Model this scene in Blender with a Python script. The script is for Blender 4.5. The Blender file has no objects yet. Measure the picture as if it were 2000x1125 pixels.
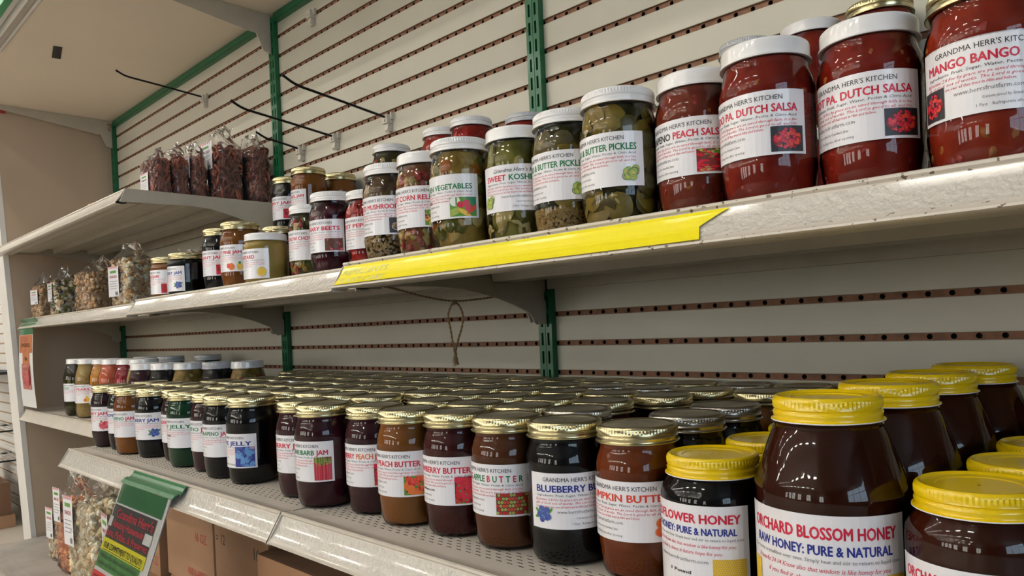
import bpy, math, random
from mathutils import Vector, noise
PI = math.pi
C = bpy.context.scene.collection
SC = bpy.context.scene
R = random.Random(7)
IN = 0.0254          # one peg-hole pitch
GS = 0.0505          # groove pitch of the slat wall

# ------------------------------------------------------------------ camera, world, exposure
cam = bpy.data.cameras.new('camera'); co = bpy.data.objects.new('camera', cam); C.objects.link(co)
co.location = (1.77415, -0.96511, 0.08597)
co.rotation_euler = (1.565049, 0.042952, 0.776665)
cam.sensor_width = 36.0; cam.lens = 25.985
cam.shift_x = -0.0015; cam.shift_y = 0.0398
cam.clip_start = 0.01; cam.clip_end = 100
SC.camera = co
SC.view_settings.view_transform = 'Standard'
SC.view_settings.look = 'None'
SC.view_settings.gamma = 1.0
SC.view_settings.exposure = 0.0
SC.view_settings.use_curve_mapping = False
SC.cycles.use_denoising = True
SC.cycles.max_bounces = 8
SC.cycles.transparent_max_bounces = 24
SC.cycles.caustics_reflective = False
SC.cycles.caustics_refractive = False
W = bpy.data.worlds.new('store_air'); SC.world = W; W.use_nodes = True
W.node_tree.nodes['Background'].inputs[0].default_value = (0.80, 0.86, 1.0, 1)
W.node_tree.nodes['Background'].inputs[1].default_value = 0.5
LAMP = 58.0          # emission of the ceiling tubes

# ------------------------------------------------------------------ materials
MATS = {}
def nodes(m):
    m.use_nodes = True
    return m.node_tree.nodes, m.node_tree.links
def mat(name, col=(0.8, 0.8, 0.8), rough=0.5, metal=0.0, spec=0.5, coat=0.0, noise_amt=0.0, noise_scale=20.0, bump=0.0, bump_scale=100.0, col2=None, bump_dist=0.001):
    if name in MATS: return MATS[name]
    m = bpy.data.materials.new(name); n, l = nodes(m)
    b = n['Principled BSDF']
    b.inputs['Base Color'].default_value = (*col, 1)
    b.inputs['Roughness'].default_value = rough
    b.inputs['Metallic'].default_value = metal
    b.inputs['Specular IOR Level'].default_value = spec
    b.inputs['Coat Weight'].default_value = coat
    b.inputs['Coat Roughness'].default_value = 0.08
    tc = n.new('ShaderNodeTexCoord')
    if noise_amt > 0 or col2:
        t = n.new('ShaderNodeTexNoise'); t.inputs['Scale'].default_value = noise_scale; t.inputs['Detail'].default_value = 6
        l.new(tc.outputs['Object'], t.inputs['Vector'])
        r = n.new('ShaderNodeValToRGB'); r.color_ramp.elements[0].position = 0.38; r.color_ramp.elements[1].position = 0.62
        c2 = col2 or tuple(max(0, c * (1 - noise_amt)) for c in col)
        r.color_ramp.elements[0].color = (*c2, 1); r.color_ramp.elements[1].color = (*col, 1)
        l.new(t.outputs['Fac'], r.inputs['Fac']); l.new(r.outputs['Color'], b.inputs['Base Color'])
    if bump > 0:
        t = n.new('ShaderNodeTexNoise'); t.inputs['Scale'].default_value = bump_scale; t.inputs['Detail'].default_value = 2
        l.new(tc.outputs['Object'], t.inputs['Vector'])
        bp = n.new('ShaderNodeBump'); bp.inputs['Strength'].default_value = bump; bp.inputs['Distance'].default_value = bump_dist
        l.new(t.outputs['Fac'], bp.inputs['Height']); l.new(bp.outputs['Normal'], b.inputs['Normal'])
    MATS[name] = m
    return m
def thin_glass(name, tint=(0.97, 0.98, 0.97), rough=0.02, ior=1.5, bump=0.0, bscale=60, milk=0.0, milkcol=(0.9, 0.9, 0.9), dist=0.001):
    m = bpy.data.materials.new(name); n, l = nodes(m); MATS[name] = m
    for x in list(n):
        if x.type == 'BSDF_PRINCIPLED': n.remove(x)
    out = n['Material Output']
    tr = n.new('ShaderNodeBsdfTransparent'); tr.inputs[0].default_value = (*tint, 1)
    gl = n.new('ShaderNodeBsdfGlossy'); gl.inputs['Color'].default_value = (1, 1, 1, 1); gl.inputs['Roughness'].default_value = rough
    fr = n.new('ShaderNodeFresnel'); fr.inputs['IOR'].default_value = ior
    mx = n.new('ShaderNodeMixShader')
    l.new(fr.outputs[0], mx.inputs[0]); l.new(tr.outputs[0], mx.inputs[1]); l.new(gl.outputs[0], mx.inputs[2])
    last = mx
    if milk > 0:
        df = n.new('ShaderNodeBsdfDiffuse'); df.inputs[0].default_value = (*milkcol, 1)
        m2 = n.new('ShaderNodeMixShader'); m2.inputs[0].default_value = milk
        l.new(mx.outputs[0], m2.inputs[1]); l.new(df.outputs[0], m2.inputs[2]); last = m2
    if bump > 0:
        tc = n.new('ShaderNodeTexCoord'); t = n.new('ShaderNodeTexNoise'); t.inputs['Scale'].default_value = bscale; t.inputs['Detail'].default_value = 1.5
        l.new(tc.outputs['Object'], t.inputs['Vector'])
        bp = n.new('ShaderNodeBump'); bp.inputs['Strength'].default_value = bump; bp.inputs['Distance'].default_value = dist
        l.new(t.outputs['Fac'], bp.inputs['Height'])
        l.new(bp.outputs['Normal'], gl.inputs['Normal']); l.new(bp.outputs['Normal'], fr.inputs['Normal'])
    l.new(last.outputs[0], out.inputs[0])
    return m
def emis(name, col, s):
    m = bpy.data.materials.new(name); n, l = nodes(m); MATS[name] = m
    b = n['Principled BSDF']; b.inputs['Base Color'].default_value = (*col, 1)
    b.inputs['Emission Color'].default_value = (*col, 1); b.inputs['Emission Strength'].default_value = s
    return m

mat('slat_white', (0.56, 0.535, 0.435), 0.42, noise_amt=0.07, noise_scale=6)
mat('slat_core', (0.29, 0.14, 0.078), 0.75, noise_amt=0.25, noise_scale=90)
mat('hole_shade', (0.012, 0.009, 0.007), 0.9)  # near-black colour stands in for the shade inside holes and slots
mat('upright_green', (0.004, 0.125, 0.045), 0.38, coat=0.1, noise_amt=0.12, noise_scale=30)
mat('shelf_metal', (0.50, 0.455, 0.375), 0.38, noise_amt=0.08, noise_scale=25, bump=0.12, bump_scale=350)
mat('shelf_top', (0.60, 0.545, 0.475), 0.42, noise_amt=0.10, noise_scale=18)
mat('shelf_edge', (0.60, 0.545, 0.465), 0.30, coat=0.3, noise_amt=0.09, noise_scale=30)
mat('strip_clear', (0.60, 0.56, 0.50), 0.12, coat=0.6, bump=0.8, bump_scale=170, bump_dist=0.0035)
_m = mat('edge_worn', (0.60, 0.545, 0.465), 0.32, coat=0.2, noise_scale=190, col2=(0.13, 0.085, 0.05))
for _n in _m.node_tree.nodes:
    if _n.type == 'VALTORGB': _n.color_ramp.elements[0].position = 0.335; _n.color_ramp.elements[1].position = 0.365
mat('yellow_strip', (0.95, 0.82, 0.004), 0.38, spec=0.3, coat=0.08)
mat('yellow_faded', (0.90, 0.86, 0.42), 0.4)
mat('edge_rust', (0.055, 0.028, 0.015), 0.8)
mat('panel_beige', (0.47, 0.36, 0.26), 0.5, noise_amt=0.04, noise_scale=4)
mat('panel_white', (0.72, 0.69, 0.65), 0.4, noise_amt=0.04, noise_scale=12)
mat('canopy_beige', (0.84, 0.73, 0.62), 0.55, noise_amt=0.03, noise_scale=3)
mat('canopy_fascia', (0.03, 0.30, 0.12), 0.4)
mat('rail_alu', (0.74, 0.72, 0.70), 0.22, metal=0.55)
mat('black_sticker', (0.01, 0.01, 0.01), 0.5)
mat('hook_wire', (0.012, 0.012, 0.013), 0.35, metal=0.6)
mat('hook_plastic', (0.62, 0.57, 0.49), 0.45)
mat('twine', (0.38, 0.235, 0.11), 0.9, noise_amt=0.4, noise_scale=500, bump=0.5, bump_scale=900)
mat('base_laminate', (0.44, 0.40, 0.36), 0.5, noise_amt=0.22, noise_scale=9)
mat('card', (0.36, 0.205, 0.115), 0.8, noise_amt=0.10, noise_scale=10)
mat('card_front', (0.42, 0.225, 0.12), 0.8, noise_amt=0.10, noise_scale=10)
mat('card_dark', (0.17, 0.09, 0.05), 0.85, noise_amt=0.15, noise_scale=10)
mat('ink_black', (0.02, 0.02, 0.022), 0.6)
mat('ink_red_box', (0.42, 0.04, 0.035), 0.7)
mat('label_paper', (0.80, 0.79, 0.83), 0.28, coat=0.25)
mat('p_black', (0.02, 0.02, 0.025), 0.4)
mat('p_grey', (0.16, 0.16, 0.17), 0.4)
mat('p_red', (0.62, 0.015, 0.055), 0.4)
mat('p_rose', (0.66, 0.10, 0.13), 0.4)
mat('p_green', (0.01, 0.20, 0.075), 0.4)
mat('p_blue', (0.015, 0.03, 0.27), 0.4)
mat('p_orange', (0.75, 0.17, 0.03), 0.4)
mat('p_orangered', (0.72, 0.065, 0.035), 0.4)
mat('p_yellow', (0.78, 0.52, 0.04), 0.4)
mat('p_leaf', (0.09, 0.28, 0.03), 0.4)
mat('p_lime', (0.38, 0.48, 0.10), 0.4)
mat('p_crimson', (0.55, 0.01, 0.02), 0.4)
mat('p_dkred', (0.20, 0.01, 0.012), 0.4)
mat('p_berry', (0.05, 0.09, 0.33), 0.4)
mat('p_sky', (0.12, 0.30, 0.62), 0.4)
mat('p_white', (0.80, 0.80, 0.78), 0.4)
mat('p_tan', (0.45, 0.30, 0.14), 0.4)
mat('p_brown', (0.10, 0.04, 0.02), 0.4)
mat('p_pink', (0.72, 0.24, 0.28), 0.4)
mat('sign_green', (0.03, 0.165, 0.06), 0.25, coat=0.4)
mat('sign_dark', (0.045, 0.045, 0.045), 0.4)
mat('sign_white', (0.82, 0.82, 0.82), 0.3, coat=0.4)
mat('sign_yellow', (0.88, 0.82, 0.02), 0.4)
mat('sign_red', (0.85, 0.06, 0.05), 0.4)
mat('sign_pink', (0.85, 0.07, 0.12), 0.4)
mat('sign_grass', (0.10, 0.33, 0.08), 0.4, noise_amt=0.3, noise_scale=60)
mat('sign_rust', (0.52, 0.17, 0.06), 0.4, noise_amt=0.3, noise_scale=30)
mat('sign_meat', (0.33, 0.06, 0.045), 0.4, col2=(0.55, 0.25, 0.2), noise_scale=90)
thin_glass('jar_glass', (0.96, 0.97, 0.96), 0.012, 1.40, bump=0.16, bscale=55, dist=0.0012)
thin_glass('bag_film', (0.975, 0.975, 0.975), 0.07, 1.30, bump=0.7, bscale=45, milk=0.03, dist=0.004)
thin_glass('clear_sleeve', (0.97, 0.97, 0.97), 0.05, 1.45)
mat('lid_gold', (0.62, 0.55, 0.33), 0.24, metal=0.95, noise_amt=0.12, noise_scale=60)
mat('lid_gold_top', (0.43, 0.39, 0.28), 0.34, metal=0.55, noise_amt=0.45, noise_scale=28)
mat('lid_silver', (0.55, 0.52, 0.46), 0.24, metal=0.95, noise_amt=0.12, noise_scale=60)
mat('lid_white', (0.80, 0.79, 0.79), 0.22, coat=0.5)
mat('lid_grey', (0.52, 0.53, 0.55), 0.3, coat=0.3)
mat('lid_yellow', (0.80, 0.56, 0.003), 0.24, coat=0.5)
mat('liner', (0.85, 0.84, 0.80), 0.4)
def fill(name, col, col2=None, scale=30, rough=0.35, coat=0.0, na=0.25):
    return mat('fill_' + name, col, rough, spec=0.08, coat=coat, noise_amt=na, noise_scale=scale, col2=col2)
fill('dark', (0.006, 0.005, 0.008)); fill('black', (0.004, 0.003, 0.004))
fill('berry', (0.040, 0.004, 0.008)); fill('plum', (0.055, 0.007, 0.014)); fill('raspberry', (0.03, 0.003, 0.008))
fill('amber', (0.36, 0.115, 0.012), (0.20, 0.055, 0.006), 22); fill('peach', (0.34, 0.12, 0.02), (0.26, 0.085, 0.014), 18)
fill('green', (0.004, 0.065, 0.022)); fill('strawberry', (0.085, 0.012, 0.012), (0.05, 0.006, 0.007), 40)
fill('apple', (0.15, 0.045, 0.014), (0.105, 0.028, 0.009), 20); fill('pumpkin', (0.24, 0.050, 0.009), (0.17, 0.032, 0.006), 25)
fill('honey', (0.050, 0.009, 0.003), (0.038, 0.006, 0.002), 6, 0.2); fill('salsa', (0.29, 0.022, 0.010), (0.20, 0.012, 0.006), 50)
fill('peachsalsa', (0.26, 0.045, 0.022), (0.18, 0.026, 0.012), 45); fill('mango', (0.36, 0.035, 0.010), (0.22, 0.014, 0.006), 28)
fill('olive', (0.045, 0.038, 0.004), (0.018, 0.015, 0.003), 60); fill('dill', (0.21, 0.19, 0.035), (0.13, 0.12, 0.018), 45)
fill('veg', (0.34, 0.21, 0.035), (0.2, 0.12, 0.02), 60); fill('brine', (0.12, 0.07, 0.025), (0.04, 0.02, 0.01), 60)
fill('relish', (0.25, 0.06, 0.03), (0.16, 0.10, 0.02), 80); fill('beet', (0.055, 0.003, 0.012), (0.02, 0.001, 0.005), 40)
fill('pepper', (0.42, 0.012, 0.008), (0.20, 0.006, 0.004), 50); fill('mustard', (0.50, 0.33, 0.08), na=0.06)
fill('pear', (0.52, 0.36, 0.13), (0.40, 0.24, 0.07), 40); fill('peachhalf', (0.72, 0.33, 0.05), (0.60, 0.22, 0.03), 40)
fill('salmon', (0.75, 0.20, 0.10), (0.70, 0.12, 0.05), 30); fill('red', (0.42, 0.006, 0.02), (0.18, 0.003, 0.01), 30)
for nm, c in dict(cauli=(0.64, 0.42, 0.11), carrot=(0.50, 0.14, 0.01), bean=(0.17, 0.16, 0.02), mush=(0.52, 0.34, 0.18), seed=(0.45, 0.28, 0.08),
                  slice=(0.13, 0.094, 0.008), slice2=(0.30, 0.20, 0.018), spear=(0.29, 0.26, 0.05), pale=(0.66, 0.50, 0.17), kernel=(0.62, 0.36, 0.05),
                  pinkish=(0.48, 0.13, 0.10), redbit=(0.42, 0.02, 0.015), beetlump=(0.11, 0.004, 0.02), pepl=(0.55, 0.015, 0.01), peach=(0.78, 0.34, 0.05),
                  pearl=(0.60, 0.42, 0.17), popc=(0.88, 0.70, 0.40), popw=(0.93, 0.85, 0.64), popo=(0.80, 0.24, 0.06), popo2=(0.85, 0.36, 0.14), nut=(0.50, 0.28, 0.12), nut2=(0.66, 0.45, 0.24),
                  pret=(0.20, 0.055, 0.032), pret2=(0.34, 0.10, 0.06), choc=(0.06, 0.03, 0.02), mangob=(0.50, 0.15, 0.02)).items():
    mat('bit_' + nm, c, 0.42, noise_amt=0.25, noise_scale=120)

# ------------------------------------------------------------------ mesh helpers
class MB:
    def __init__(s): s.v = []; s.f = []; s.m = []; s.names = []
    def mi(s, m):
        if m not in s.names: s.names.append(m)
        return s.names.index(m)
    def add(s, vs, fs, m):
        o = len(s.v); s.v += [tuple(x) for x in vs]; k = s.mi(m)
        s.f += [tuple(i + o for i in f) for f in fs]; s.m += [k] * len(fs)
    def box(s, x0, x1, y0, y1, z0, z1, m, faces=None):
        v = [(x, y, z) for x in (x0, x1) for y in (y0, y1) for z in (z0, z1)]
        f = [(0, 1, 3, 2), (4, 6, 7, 5), (0, 4, 5, 1), (2, 3, 7, 6), (0, 2, 6, 4), (1, 5, 7, 3)]
        s.add(v, f, m)
    def tube(s, pts, r, m, seg=8, cap=True):
        P = [Vector(p) for p in pts]; vs = []; n = len(P)
        up = Vector((0.3, 0.2, 1)).normalized(); prev = None
        for i, p in enumerate(P):
            t = (P[min(i + 1, n - 1)] - P[max(i - 1, 0)]).normalized()
            a = (prev - t * prev.dot(t)) if prev else t.cross(up)
            if a.length < 1e-6: a = t.cross(Vector((1, 0, 0)))
            a.normalize(); b = t.cross(a); prev = a
            rr = r[i] if isinstance(r, (list, tuple)) else r
            for k in range(seg):
                an = 2 * PI * k / seg; vs.append(p + a * math.cos(an) * rr + b * math.sin(an) * rr)
        fs = [(i * seg + k, i * seg + (k + 1) % seg, (i + 1) * seg + (k + 1) % seg, (i + 1) * seg + k) for i in range(n - 1) for k in range(seg)]
        if cap: fs += [tuple(range(seg))[::-1], tuple((n - 1) * seg + k for k in range(seg))]
        s.add(vs, fs, m)
    def lathe(s, prof, m, seg=48, rib=None):
        """prof: (r, z) from bottom to top; rib(i) -> relative ripple depth for profile row i"""
        vs = []; n = len(prof)
        for i, (r, z) in enumerate(prof):
            d = rib(i) if rib else 0
            for k in range(seg):
                rr = r - (d if k % 2 else 0); a = 2 * PI * k / seg
                vs.append((rr * math.cos(a), rr * math.sin(a), z))
        for i in range(n - 1):
            mm = m[i] if isinstance(m, list) else m
            o = len(s.v)
        o = len(s.v); s.v += vs
        for i in range(n - 1):
            k0 = s.mi(m[i] if isinstance(m, list) else m)
            for k in range(seg):
                s.f.append((o + i * seg + k, o + i * seg + (k + 1) % seg, o + (i + 1) * seg + (k + 1) % seg, o + (i + 1) * seg + k)); s.m.append(k0)
    def disc(s, r, z, m, seg=48, up=True, cx=0, cy=0):
        vs = [(cx + r * math.cos(2 * PI * k / seg), cy + r * math.sin(2 * PI * k / seg), z) for k in range(seg)]
        s.add(vs, [tuple(range(seg)) if up else tuple(range(seg))[::-1]], m)
    def extrude_x(s, prof, x0, x1, m, seg_m=None):
        """closed profile of (y, z) run along x"""
        n = len(prof); vs = [(x0, y, z) for y, z in prof] + [(x1, y, z) for y, z in prof]
        fs = [(i, (i + 1) % n, n + (i + 1) % n, n + i) for i in range(n)]
        o = len(s.v); s.v += vs
        for i, f in enumerate(fs):
            s.f.append(tuple(o + a for a in f)); s.m.append(s.mi(seg_m[i] if seg_m else m))
        s.f.append(tuple(o + i for i in range(n))[::-1]); s.m.append(s.mi(m))
        s.f.append(tuple(o + n + i for i in range(n))); s.m.append(s.mi(m))
    def blob(s, c, rad, m, rot=None, sub=1, rough=0.12, rnd=R):
        V, F = ICO[sub]; sx, sy, sz = rad; ax, ay, az = rot or (rnd.random() * 6, rnd.random() * 6, rnd.random() * 6)
        from mathutils import Euler
        M = Euler((ax, ay, az)).to_matrix(); sd = rnd.random() * 50
        vs = []
        for v in V:
            k = 1 + rough * 2 * noise.noise(v * 1.7 + Vector((sd, sd, 0)))
            vs.append(Vector(c) + M @ Vector((v.x * sx * k, v.y * sy * k, v.z * sz * k)))
        s.add(vs, F, m)
    def mesh(s, name, smooth=True):
        me = bpy.data.meshes.new(name); me.from_pydata(s.v, [], s.f)
        for nm in s.names: me.materials.append(MATS[nm])
        me.polygons.foreach_set('material_index', s.m)
        if smooth: me.polygons.foreach_set('use_smooth', [True] * len(s.f))
        me.update()
        if smooth:
            try: me.set_sharp_from_angle(angle=math.radians(38))
            except Exception: pass
        return me
def make_ico():
    import bmesh
    out = {}
    for sub in (0, 1, 2):
        b = bmesh.new(); bmesh.ops.create_icosphere(b, subdivisions=sub + 1, radius=1)
        b.verts.ensure_lookup_table()
        out[sub] = ([v.co.copy() for v in b.verts], [tuple(v.index for v in f.verts) for f in b.faces]); b.free()
    return out
ICO = make_ico()
def obj(name, data, parent=None, loc=(0, 0, 0), rot=(0, 0, 0), smooth=True, **props):
    if isinstance(data, MB): data = data.mesh(name, smooth)
    o = bpy.data.objects.new(name, data); C.objects.link(o); o.location = loc; o.rotation_euler = rot
    if parent: o.parent = parent
    for k, v in props.items():
        if v is not None: o[k] = v
    return o
def thing(name, label, cat, loc=(0, 0, 0), rot=(0, 0, 0), group=None):
    o = bpy.data.objects.new(name, None); C.objects.link(o); o.location = loc; o.rotation_euler = rot; o.empty_display_size = 0.02
    o['label'] = label; o['category'] = cat
    if group: o['group'] = group
    return o
def plate(mb, xs, zs, hole, y, depth, m, mh):
    """vertical plate in the xz plane; hole(i,j) true leaves a slot with real walls and a back painted dark as shade"""
    for i in range(len(xs) - 1):
        for j in range(len(zs) - 1):
            a, b, c, d = xs[i], xs[i + 1], zs[j], zs[j + 1]
            if hole(i, j):
                q = y + depth
                mb.add([(a, q, c), (b, q, c), (b, q, d), (a, q, d)], [(0, 1, 2, 3)], mh)
                mb.add([(a, y, c), (b, y, c), (b, y, d), (a, y, d), (a, q, c), (b, q, c), (b, q, d), (a, q, d)],
                       [(0, 4, 5, 1), (1, 5, 6, 2), (2, 6, 7, 3), (3, 7, 4, 0)], m)
            else:
                mb.add([(a, y, c), (b, y, c), (b, y, d), (a, y, d)], [(0, 1, 2, 3)], m)

# ------------------------------------------------------------------ text
TC = {}
def glyphs(txt, bold=0.0, shear=0.0, res=2):
    """verts (u, v) and faces of a string at size 1, plus its width"""
    key = (txt, bold, shear, res)
    if key in TC: return TC[key]
    if bold > 0:
        vs, fs, w = glyphs(txt, 0.0, shear, res); o = len(vs); V = []; G = []
        sh = [(-bold, 0), (bold, 0), (0, bold), (0, -bold)] if bold > .009 else [(-bold, 0), (bold, 0)]
        for i, (a, b) in enumerate(sh): V += [(x + a + bold, y + b * .7) for x, y in vs]; G += [tuple(q + i * o for q in f) for f in fs]
        TC[key] = (V, G, w + 2 * bold); return TC[key]
    cu = bpy.data.curves.new('t', 'FONT'); cu.body = txt; cu.size = 1; cu.resolution_u = res; cu.shear = shear
    o = bpy.data.objects.new('t', cu); C.objects.link(o)
    dg = bpy.context.evaluated_depsgraph_get()
    me = bpy.data.meshes.new_from_object(o.evaluated_get(dg))
    vs = [(v.co.x, v.co.y) for v in me.vertices]; fs = [tuple(p.vertices) for p in me.polygons]
    bpy.data.objects.remove(o); bpy.data.curves.remove(cu); bpy.data.meshes.remove(me)
    w = max((v[0] for v in vs), default=0)
    TC[key] = (vs, fs, w); return TC[key]
class Flat:
    """collects flat print in (u, v, layer); later mapped to a surface"""
    def __init__(s): s.v = []; s.f = []; s.m = []
    def poly(s, pts, m, lay): o = len(s.v); s.v += [(u, v, lay) for u, v in pts]; s.f.append(tuple(range(o, o + len(pts)))); s.m.append(m)
    def rect(s, u0, u1, v0, v1, m, lay, nu=1):
        for i in range(nu):
            a = u0 + (u1 - u0) * i / nu; b = u0 + (u1 - u0) * (i + 1) / nu
            s.poly([(a, v0), (b, v0), (b, v1), (a, v1)], m, lay)
    def disc(s, u, v, r, m, lay, n=10, clip=None, sy=1.0, an=0.0):
        pts = []
        for k in range(n):
            t = 2 * PI * k / n; x = r * math.cos(t); y = r * sy * math.sin(t)
            x, y = x * math.cos(an) - y * math.sin(an), x * math.sin(an) + y * math.cos(an)
            x += u; y += v
            if clip: x = min(max(x, clip[0]), clip[1]); y = min(max(y, clip[2]), clip[3])
            pts.append((x, y))
        s.poly(pts, m, lay)
    def text(s, txt, u, v, size, m, lay, bold=0.0, shear=0.0, align='l', maxw=None, sx=1.0, res=2, fit=None):
        """txt may be a list of (string, material)"""
        segs = txt if isinstance(txt, list) else [(txt, m)]
        ws = []; tot = 0
        for t, mm in segs:
            g = glyphs(t, bold, shear, res); ws.append(g); tot += g[2] + (0.28 if t is not segs[-1][0] else 0)
        k = size * sx; 
        if fit: k = fit / tot
        if maxw and tot * k > maxw: k = maxw / tot
        x = u - (tot * k / 2 if align == 'c' else tot * k if align == 'r' else 0)
        for (t, mm), (vs, fs, w) in zip(segs, ws):
            o = len(s.v); s.v += [(x + a * k, v + b * size, lay) for a, b in vs]
            s.f += [tuple(i + o for i in f) for f in fs]; s.m += [mm] * len(fs)
            x += (w + 0.28) * k
    def to_mesh(s, name, fn):
        me = bpy.data.meshes.new(name); me.from_pydata([fn(*v) for v in s.v], [], s.f)
        names = []
        for m in s.m:
            if m not in names: names.append(m)
        for n in names: me.materials.append(MATS[n])
        ix = {n: i for i, n in enumerate(names)}
        me.polygons.foreach_set('material_index', [ix[m] for m in s.m]); me.update()
        return me
def cyl_map(R0, ctr, z0, lay=0.00013):
    return lambda u, v, l: ((R0 + l * lay) * math.cos(ctr + u / R0), (R0 + l * lay) * math.sin(ctr + u / R0), z0 + v)

# ---- little pictures printed on labels, all in rect (u0,u1,v0,v1)
def pic(F, kind, u0, u1, v0, v1, r=None):
    r = r or random.Random(kind); w = u1 - u0; h = v1 - v0; cu = (u0 + u1) / 2; cv = (v0 + v1) / 2; cl = (u0, u1, v0, v1)
    def many(cols, rad, n, lay0=3, sy=1.0):
        for i in range(n):
            F.disc(r.uniform(u0, u1), r.uniform(v0, v1), rad * r.uniform(0.7, 1.15), r.choice(cols), lay0 + (i % 5) * 0.4, 9, cl, sy, r.random() * 3)
    def heap(cols, rad, n, ex=0.42, ey=0.36):
        for i in range(n):
            a = r.random() * 6.28; q = math.sqrt(r.random())
            F.disc(cu + w * ex * q * math.cos(a), cv + h * ey * q * math.sin(a), rad * r.uniform(0.7, 1.2), r.choice(cols), 3 + (i % 5) * 0.4, 8, cl)
    if kind == 'raspberries':
        heap(['p_red', 'p_pink', 'p_rose'], w * 0.09, 60); F.disc(cu - w * .2, v1 - h * .12, w * .1, 'p_leaf', 5.4, 6, cl)
    elif kind == 'blueberries':
        for a in (0.3, 1.2, 2.4): F.disc(cu - w * 0.30, cv + h * 0.1 * a - h * .1, w * 0.2, 'p_leaf', 2.6 + a * .1, 8, cl, 0.35, a)
        F.disc(cu + w * 0.32, cv + h * .2, w * .16, 'p_leaf', 2.9, 8, cl, .4, .8)
        heap(['p_berry', 'p_blue', 'p_berry'], w * 0.15, 16, 0.27, 0.30)
        heap(['p_sky'], w * 0.035, 10, 0.25, 0.25)
    elif kind == 'grapes':
        F.rect(*cl, 'p_blue', 2.5, 4); many(['p_sky', 'p_sky', 'p_berry'], w * 0.12, 42); F.disc(u1 - w * .1, v1 - h * .06, w * .09, 'p_pink', 5.6, 6, cl)
    elif kind == 'rhubarb':
        F.rect(*cl, 'p_dkred', 2.5, 4)
        for i in range(22):
            a = u0 + w * (i + .5) / 22; b = min(max(cu + (a - cu) * 1.0, u0), u1); t = w * 0.017; vt = v0 + h * r.uniform(.6, .8)
            F.poly([(a - t, v0), (a + t, v0), (b + t, vt), (b - t, vt)], r.choice(['p_red', 'p_crimson', 'p_rose']), 3 + (i % 2) * .4)
            F.poly([(b - t, vt), (b + t, vt), (b + t * r.uniform(-1, 2), v1), (b - t * .5, v1)], r.choice(['p_leaf', 'p_lime']), 3 + (i % 2) * .4)
    elif kind == 'strawberries':
        F.rect(*cl, 'p_dkred', 2.5, 4); many(['p_crimson', 'p_red', 'p_red'], w * 0.17, 30); many(['p_leaf'], w * 0.05, 14, 5.2)
    elif kind == 'peaches':
        F.rect(*cl, 'p_leaf', 2.5, 4); many(['p_orange', 'p_orangered', 'p_orange', 'p_crimson'], w * 0.2, 14); many(['p_brown', 'p_leaf'], w * .05, 6, 5.2); F.disc(u0 + w * .3, v0 + h * .3, w * .22, 'p_orange', 5.8, 12, cl)
    elif kind == 'apples':
        F.rect(*cl, 'p_brown', 2.5, 6)
        for j in range(6):
            for i in range(10):
                x = u0 + w * (i + .5 + .5 * (j % 2)) / 10.5; y = v0 + h * (j + .5) / 6
                d = math.hypot((x - cu) / w, (y - cv) / h)
                F.disc(x, y, w * 0.044, ['p_lime', 'p_orangered', 'p_lime', 'p_crimson'][(int(d * 7)) % 4], 3 + .3 * ((i + j) % 3), 9, cl, 1.1)
                F.disc(x, y, w * 0.014, 'p_brown', 4.2, 5, cl)
    elif kind == 'pumpkins':
        for x, y, q in ((-.12, .18, .27), (-.2, -.18, .24), (.18, -.15, .22)): 
            F.disc(cu + w * x, cv + h * y, w * q, 'p_orange', 3 + q, 14, cl, .85); F.disc(cu + w * x, cv + h * y, w * q * .55, 'p_orangered', 3.6 + q, 12, cl, 1.2); F.disc(cu + w * x, cv + h * (y + .02), w * q * .35, 'p_orange', 4.2 + q, 10, cl, 1.3)
    elif kind == 'salsa':
        F.rect(*cl, 'p_black', 2.5, 5); F.disc(cu, cv - h * .03, w * .46, 'p_dkred', 2.9, 18, cl, .62)
        heap(['p_crimson', 'p_red', 'p_orangered', 'p_dkred'], w * 0.05, 90, .4, .36)
    elif kind == 'chillies':
        F.rect(*cl, 'p_dkred', 2.5, 5)
        for i in range(36): F.disc(r.uniform(u0, u1), r.uniform(v0, v1), w * .16, r.choice(['p_yellow', 'p_crimson', 'p_crimson', 'p_leaf', 'p_red', 'p_brown', 'p_lime']), 3 + (i % 6) * .4, 9, cl, .25, r.uniform(-.5, .5))
    elif kind == 'cucumbers':
        for i in range(14):
            a = r.random() * 6.28; q = r.random() * .3; x = cu + w * q * math.cos(a); y = cv + h * q * math.sin(a)
            F.disc(x, y, w * .19, 'p_leaf' if i % 3 else 'p_brown', 3 + i * .25, 12, cl); F.disc(x, y, w * .165, 'p_lime', 3.12 + i * .25, 12, cl); F.disc(x, y, w * .06, 'p_yellow', 3.2 + i * .25, 6, cl)
    elif kind == 'veg':
        F.rect(*cl, 'p_leaf', 2.5, 4); F.disc(u0 + w * .2, v1 - h * .2, w * .2, 'p_white', 3, 10, cl); F.disc(u1 - w * .15, v1 - h * .2, w * .25, 'p_green', 3, 10, cl)
        for x, y in ((.4, .6), (.62, .68), (.68, .45)): F.disc(u0 + w * x, v0 + h * y, w * .13, 'p_red', 3.5, 10, cl)
        F.disc(u0 + w * .5, v0 + h * .22, w * .26, 'p_yellow', 4, 10, cl, .3, -.6); F.disc(u0 + w * .62, v0 + h * .15, w * .26, 'p_yellow', 4.3, 10, cl, .25, -.7)
        for i in range(4): F.disc(u0 + w * (.8 + .04 * i), v0 + h * (.25 + .09 * i), w * .22, 'p_orangered', 4.6, 8, cl, .16, .5)
        for i in range(6): F.disc(u0 + w * .18, v0 + h * (.1 + .06 * i), w * .2, 'p_lime', 4.6 + i * .1, 8, cl, .12, .3)
    elif kind == 'plate':
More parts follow.
